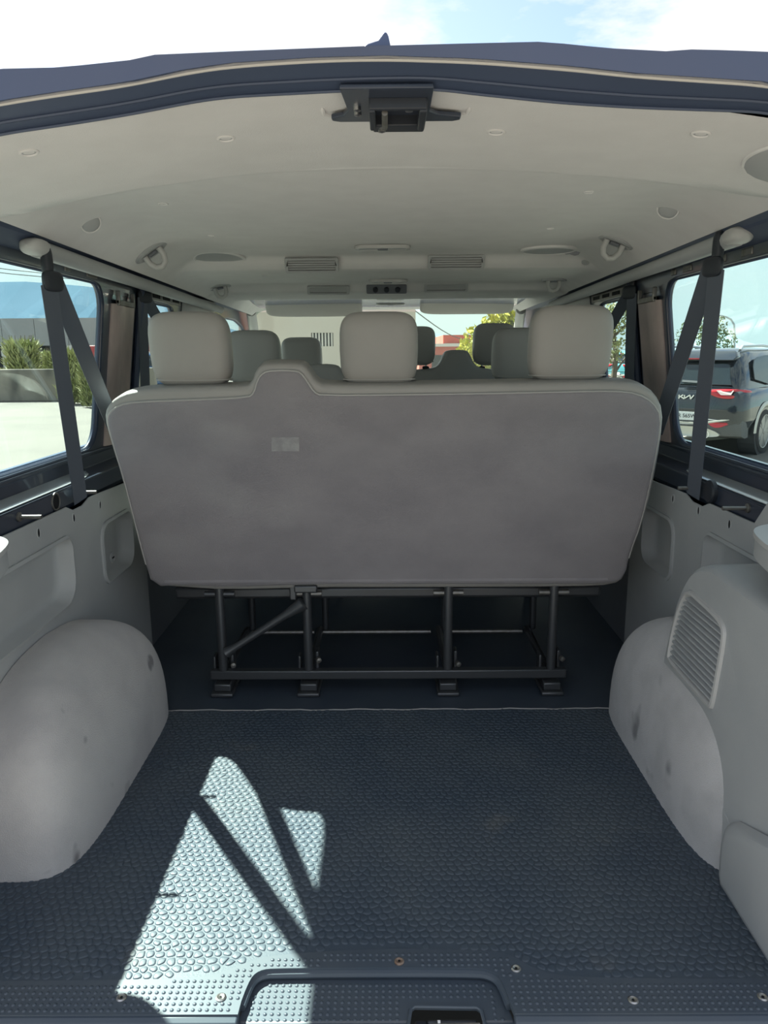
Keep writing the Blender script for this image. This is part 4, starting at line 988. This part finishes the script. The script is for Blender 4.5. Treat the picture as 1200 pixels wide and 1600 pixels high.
# ---- right: trees, lamp post, hedge
b_ = onY(1098, 555, 22)
tree('slender_tree', (b_.x, 22, G), 2.75, [((-.3, 0, 1.9), (.55, .5, .55), .3), ((.1, 0, 2.25), (.5, .5, .45), .3), ((.5, 0, 1.75), (.45, .5, .45), .4)], 1300, .05, 'leaf_d', 'sparse young tree behind the parked black car', 9)
b_ = onY(958, 560, 18)
tree('slender_tree', (b_.x, 18, G), 2.9, [((0, 0, 1.8), (.35, .4, .55), .5), ((.05, 0, 2.45), (.3, .3, .4), .5)], 800, .05, 'leaf_g', 'sparse tree seen through the right middle window', 10)
M['galv'] = mat('galvanised steel', (.40, .45, .47), .5, .4)
lp_ = thing('street_lamp', 'curved grey street lamp behind the parked black car', 'street lamp', tuple(onY(1147, 600, 28))[:2] + (G,))
pp = [(1146, 640), (1147, 555), (1148, 520), (1147, 507), (1142, 499), (1134, 495), (1126, 493)]
P3 = [onY(a, b, 28) for a, b in pp]; P3[0].z = G; P3[0].x = P3[1].x
obj('pole', tube([P3[0], P3[1], P3[2]], [.06, .045, .04], 8), 'galv', lp_, smooth=True)
obj('arm', tube(P3[2:], [.04, .035, .035, .03, .03], 8), 'galv', lp_, smooth=True)
obj('lamp_head', sellipsoid(tuple(P3[-1]+Vector((-.18, 0, -.02))), .24, .10, .06, .7, .7, 16, 8), 'galv', lp_, smooth=True)

# ---- parked cars
M['carpaint'] = mat('black car paint', (.012, .016, .022), .12, coat=1.0)
M['carpaint_b'] = mat('blue car paint', (.06, .14, .30), .15, coat=1.0)
M['carpaint_t'] = mat('teal car paint', (.10, .32, .36), .15, coat=1.0)
M['carglass'] = mat('dark car glass', (.012, .018, .02), .06, spec=.8)
M['cladding'] = mat('grey plastic cladding', (.10, .10, .10), .6)
M['silver'] = mat('silver skid plate', (.58, .56, .50), .35, .3)
M['tail'] = mat('red tail lamp', (.55, .02, .03), .15, coat=.6)
M['tailw'] = mat('white lamp insert', (.42, .33, .32), .2)
M['platew'] = mat('number plate white', (.75, .76, .74), .5)
M['ink'] = mat('plate lettering', (.02, .02, .025), .5)
M['tyre'] = mat('tyre rubber', (.03, .03, .03), .85)
M['alloy'] = mat('alloy wheel', (.34, .34, .34), .35, .7)
M['chrome'] = mat('chrome badge', (.85, .85, .86), .15, 1.0)
M['railsilver'] = mat('silver roof rail', (.62, .64, .64), .3, .6)

def car(name, label, loc, rotz, paint, s=1.0, detail=True):
    t_ = thing(name, label, 'car', loc, rotz, local=True)
    # stations along local y (0 = rear bumper): half widths and heights
    def ring(y, wb_, wm, wbelt, wroof, zb, zm, zbelt, zroof):
        L_ = [(0, zb), (wb_*.8, zb), (wb_, zb+.06), (wm, zm), (wm*.995, zm+.14), (wbelt, zbelt), (wroof, zroof-.05), (wroof*.85, zroof-.005), (0, zroof)]
        return [(a, y, b) for a, b in L_] + [(-a, y, b) for a, b in L_[-2:0:-1]]
    low = [ring(.0, .70, .84, .80, .74, .42, .60, .80, .93), ring(.05, .80, .90, .87, .80, .34, .58, .88, 1.02), ring(.30, .86, .925, .91, .82, .27, .58, .93, 1.07), ring(1.2, .88, .93, .91, .84, .24, .58, .95, 1.08), ring(2.4, .88, .93, .91, .84, .24, .58, .93, 1.05), ring(3.3, .88, .93, .90, .82, .24, .58, .90, 1.0), ring(4.1, .84, .90, .86, .76, .28, .56, .82, .90), ring(4.42, .70, .80, .74, .62, .40, .55, .68, .76)]
    low = [[(a*s, b*s, c*s) for a, b, c in r] for r in low]
    body_ = obj('body', loft(low), paint, t_, smooth=True, auto=50)
    def gring(y, wb_, wt, zb, zt_): 
        L_ = [(0, zb), (wb_, zb), (wb_*.5+wt*.5+.015, (zb+zt_)/2), (wt, zt_-.08), (wt*.9, zt_-.02), (0, zt_)]
        return [(a*s, y*s, b*s) for a, b in L_] + [(-a*s, y*s, b*s) for a, b in L_[-2:0:-1]]
    cab = obj('cabin', loft([gring(.10, .80, .74, .96, 1.06), gring(.30, .83, .68, .98, 1.42), gring(.42, .84, .66, 1.0, 1.54), gring(.9, .85, .66, 1.0, 1.60), gring(1.9, .85, .66, 1.0, 1.61), gring(2.6, .84, .65, .98, 1.55), gring(3.0, .82, .66, .98, 1.36), gring(3.5, .80, .70, .92, 1.02)]), paint, t_, smooth=True, auto=50)
    # rear glass, slightly proud of the tailgate
    rg = [(-.70, 1.07), (.70, 1.07), (.66, 1.15), (.585, 1.36), (.54, 1.385), (-.54, 1.385), (-.585, 1.36), (-.66, 1.15)]
    def rgm(a, b, q): return (a*s, (.075+(b-1.06)*.60-q)*s, b*s)
    obj('rear_glass', plate([rg], rgm, .02), 'carglass', t_, bevel=.006)
    obj('spoiler', plate([[(-.64, 1.42), (.64, 1.42), (.67, 1.47), (.60, 1.56), (-.60, 1.56), (-.67, 1.47)]], lambda a, b, q: (a*s, (.20+(b-1.42)*1.4+q)*s, b*s), .16), paint, t_, bevel=.02)
    for sg in (-1, 1):
        sw = [(.55, 1.06), (2.95, 1.04), (2.45, 1.44), (1.9, 1.50), (1.0, 1.49), (.62, 1.40)]
        def swm(a, b, q, sg=sg): return (sg*((.85-.16*((b-1.0)/.55)**1.2)+.016+q)*s, a*s, b*s)
        gw = obj('side_glass', plate([chaikin(sw, 1)], swm, .012), 'carglass', t_, bevel=.004)
        obj('glass_divider', plate([[(1.66, 1.05), (1.74, 1.05), (1.72, 1.49), (1.66, 1.49)]], lambda a, b, q, sg=sg: swm(a, b, q+.008), .008), paint, gw)
        obj('roof_rack', tube([(sg*.60*s, .55*s, 1.57*s), (sg*.60*s, .65*s, 1.625*s), (sg*.60*s, 1.5*s, 1.64*s), (sg*.59*s, 2.3*s, 1.61*s), (sg*.58*s, 2.4*s, 1.57*s)], .022*s, 8), 'railsilver', t_, smooth=True)
        for yw in (.93, 3.55):
            # arch cladding
            ar = [(math.cos(k*pi/16), math.sin(k*pi/16)) for k in range(17)]
            V_ = []; 
            for q, rr_ in ((.925, .375), (.945, .385), (.950, .43), (.93, .455)):
                V_.append([(sg*q*s, (yw+rr_*c)*s, (.35+rr_*s_*1.0)*s) for c, s_ in ar])
            obj('arch_cladding', loft(V_, cap=False, closed=False), 'silver' if detail and yw < 1 else 'cladding', t_, smooth=True, auto=60)
            wl = obj('wheel', xform(lathe([(.22, -.11), (.32, -.115), (.345, -.09), (.35, 0), (.345, .09), (.32, .112), (.25, .112), (.24, .09), (.235, .02)], 36), Matrix.Scale(s, 4) @ frame_at((sg*.825, yw, .35), (sg, 0, 0), (0, 1, 0))), 'tyre', t_, smooth=True, auto=50)
            obj('wheel_well', xform(lathe([(.40, -.16), (.40, .094)], 28), Matrix.Scale(s, 4) @ frame_at((sg*.83, yw, .36), (sg, 0, 0), (0, 1, 0))), 'shed_dark', t_)
            fr4 = Matrix.Scale(s, 4) @ frame_at((sg*.825, yw, .35), (sg, 0, 0), (0, 1, 0))
            obj('rim', xform(lathe([(.252, .105), (.258, .118), (.245, .116), (.235, .09)], 36), fr4), 'alloy', wl, smooth=True)
            obj('brake_disc', xform(lathe([(.15, .03), (.15, .04), (0, .04)], 24), fr4), 'cladding', wl)
            for k in range(5):
                for off in (-.16, .16):
                    a = 2*pi*k/5; e = a+off
                    obj('spoke', xform(ribbon([(.04*math.cos(a), .04*math.sin(a), .100), (.14*math.cos(a+off*.5), .14*math.sin(a+off*.5), .102), (.245*math.cos(e), .245*math.sin(e), .108)], (-math.sin(a), math.cos(a), 0), .018, .014), fr4), 'alloy', wl)
            obj('hub_cap', xform(lathe([(.045, .09), (.045, .11), (0, .115)], 16), fr4), 'alloy', wl, smooth=True)
    # lamps
    for sg in (-1, 1):
        tl = [(.34, .99), (.56, 1.015), (.80, 1.015), (.93, .985), (.90, .93), (.80, .885), (.60, .875), (.44, .93)]
        def tlm(a, b, q, sg=sg):
            wrap = max(0, a-.74); return (sg*(min(a, .74)+wrap*.80)*s, (.015+.34*max(0, b-.93)+wrap*1.9-q-.004)*s, b*s)
        P_ = chaikin(tl, 2); rings_ = [[tlm(a, b, q) for a, b in inset(P_, i_)] for q, i_ in ((-.02, 0), (.045, .0), (.055, .012), (.058, .03))]
        lo_ = obj('tail_lamp', loft(rings_), 'tail', t_, smooth=True, auto=50)
        obj('lamp_insert', plate([[(.52, .995), (.76, .998), (.74, .935), (.60, .93)]], lambda a, b, q: tlm(a, b, q+.052), .014), 'tailw', lo_)
        obj('bumper_lamp', plate([chaikin([(.42, .525), (.80, .53), (.70, .495), (.62, .455), (.52, .45)], 1)], lambda a, b, q, sg=sg: (sg*a*s, (-.045+max(0, a-.6)*.35+q)*s, b*s), .08), 'tail', t_, bevel=.006)
        obj('exhaust', xform(lathe([(.055, 0), (.058, .10), (.048, .10), (.046, .02), (0, .02)], 20), Matrix.Scale(s, 4) @ Matrix.Translation((sg*.42, .05, .345)) @ Matrix.Rotation(pi/2, 4, 'X')), 'chrome', t_, smooth=True)
    bp = loft([[(a*s, (y+.10*(abs(a)/.86)**3)*s, b*s) for y, b in ((-.05, .56), (-.055, .44), (-.02, .33), (.12, .29), (.25, .30), (.2, .60), (.04, .62))] for a in [-.89+.0742*i for i in range(25)]])
    obj('rear_bumper', bp, 'cladding', t_, smooth=True, auto=45)
    sk = chaikin([(-.46, .30), (.46, .30), (.66, .335), (.50, .425), (.30, .455), (-.30, .455), (-.50, .425), (-.66, .335)], 2)
    obj('skid_plate', plate([sk], lambda a, b, q: (a*s, (-.07+.03*(abs(a)/.6)**2+q)*s, b*s), .06), 'silver', t_, bevel=.008)
    st_ = chaikin([(-.74, .565), (-.30, .48), (.30, .48), (.74, .565), (.72, .585), (.32, .515), (-.32, .515), (-.72, .585)], 1)
    obj('bumper_strip', plate([st_], lambda a, b, q: (a*s, (-.075+.09*(abs(a)/.8)**3+q)*s, b*s), .03), 'silver', t_, bevel=.004)
    pl = obj('number_plate', plate([rrect(-.27, .27, .545, .665, .012, 3)], lambda a, b, q: (a*s, (-.062+q)*s, b*s), .02), 'platew', t_)
    obj('tailgate_crease', box(-.70*s, .70*s, -.012*s, .02*s, .70*s, .72*s), paint, t_, bevel=.006)
    obj('wiper', xform(ribbon([(.30, -.0, 1.10), (-.02, -.01, 1.115)], (0, .5, .8), .035, .02), Matrix.Scale(s, 4) @ Matrix.Translation((0, .05, 0))), 'black', t_)
    obj('brake_lamp', box(-.14*s, .14*s, .19*s, .23*s, 1.438*s, 1.456*s), 'tail', t_)
    return t_, pl
wp = onZ(1178, 708, G)
al = math.radians(44)
rv_, fv = Vector((math.cos(al), -math.sin(al), 0)), Vector((math.sin(al), math.cos(al), 0))
oc = wp - rv_*.82 - fv*.93
suv, npl = car('parked_car', 'black sport utility car parked beyond the right rear window', tuple(oc), -al, 'carpaint')
# plate lettering and badge (flat lettering on the car's tail)
def text_on(parent, body_, size, loc, ma, name):
    cu = bpy.data.curves.new(name, 'FONT'); cu.body = body_; cu.size = size; cu.align_x = 'CENTER'; cu.align_y = 'CENTER'; cu.extrude = .002
    to = bpy.data.objects.new(name, cu); COL.objects.link(to)
    bpy.context.view_layer.update()
    dg = bpy.context.evaluated_depsgraph_get(); me = bpy.data.meshes.new_from_object(to.evaluated_get(dg))
    bpy.data.objects.remove(to); me.materials.clear(); me.materials.append(M[ma])
    o = bpy.data.objects.new(name, me); COL.objects.link(o); o.parent = parent
    o.location = loc; o.rotation_euler = (pi/2, 0, 0); return o
text_on(npl, 'R 565W', .080, (.130, -.065, .605), 'ink', 'plate_lettering')
bd = []
def stroke(pts_, w_=.020): bd.append(ribbon([(a, -.0, b) for a, b in pts_], (0, 0, 1) if abs(pts_[0][0]-pts_[-1][0]) > abs(pts_[0][1]-pts_[-1][1]) else (1, 0, 0), w_, .010))
stroke([(-.13, .80), (-.13, .865)]); stroke([(-.125, .825), (-.055, .865)]); stroke([(-.10, .835), (-.03, .80)])
stroke([(-.03, .80), (-.03, .865)]) ; stroke([(-.03, .805), (.07, .865)]); stroke([(.07, .865), (.085, .80)]) ; stroke([(.085, .80), (.14, .865)])
obj('badge', xform(join(*bd), Matrix.Translation((.085, -.03, .12)) @ Matrix.Diagonal((.82, 1, .92, 1))), 'chrome', suv)
# other cars, only glimpsed
c_ = onZ(966, 604, G)
car('parked_car', 'teal car glimpsed through the right middle window', (c_.x-.4, c_.y-1.0, G), math.radians(-70), 'carpaint_t', detail=False)
c_ = onY(232, 580, 32)
car('parked_car', 'blue car glimpsed through the left middle window', (c_.x-1.5, 33, G), math.radians(-80), 'carpaint_b', detail=False)
# kerb strip behind the car
M['kerb'] = mat('pale kerb stone', (.52, .48, .38), .85)
k0, k1 = onZ(1150, 684, G), onZ(1060, 693, G)
kb = obj('kerb_stone', ([tuple(q) for q in (k0, k1, k1+Vector((-.2, .45, 0)), k0+Vector((-.3, .28, 0)))] + [tuple(q+Vector((0, 0, .06))) for q in (k0, k1, k1+Vector((-.2, .45, 0)), k0+Vector((-.3, .28, 0)))], [(0, 1, 2, 3), (4, 5, 6, 7), (0, 1, 5, 4), (1, 2, 6, 5), (2, 3, 7, 6), (3, 0, 4, 7)]), 'kerb')
tag(kb, 'pale kerb stone on the ground behind the parked black car', 'kerb')
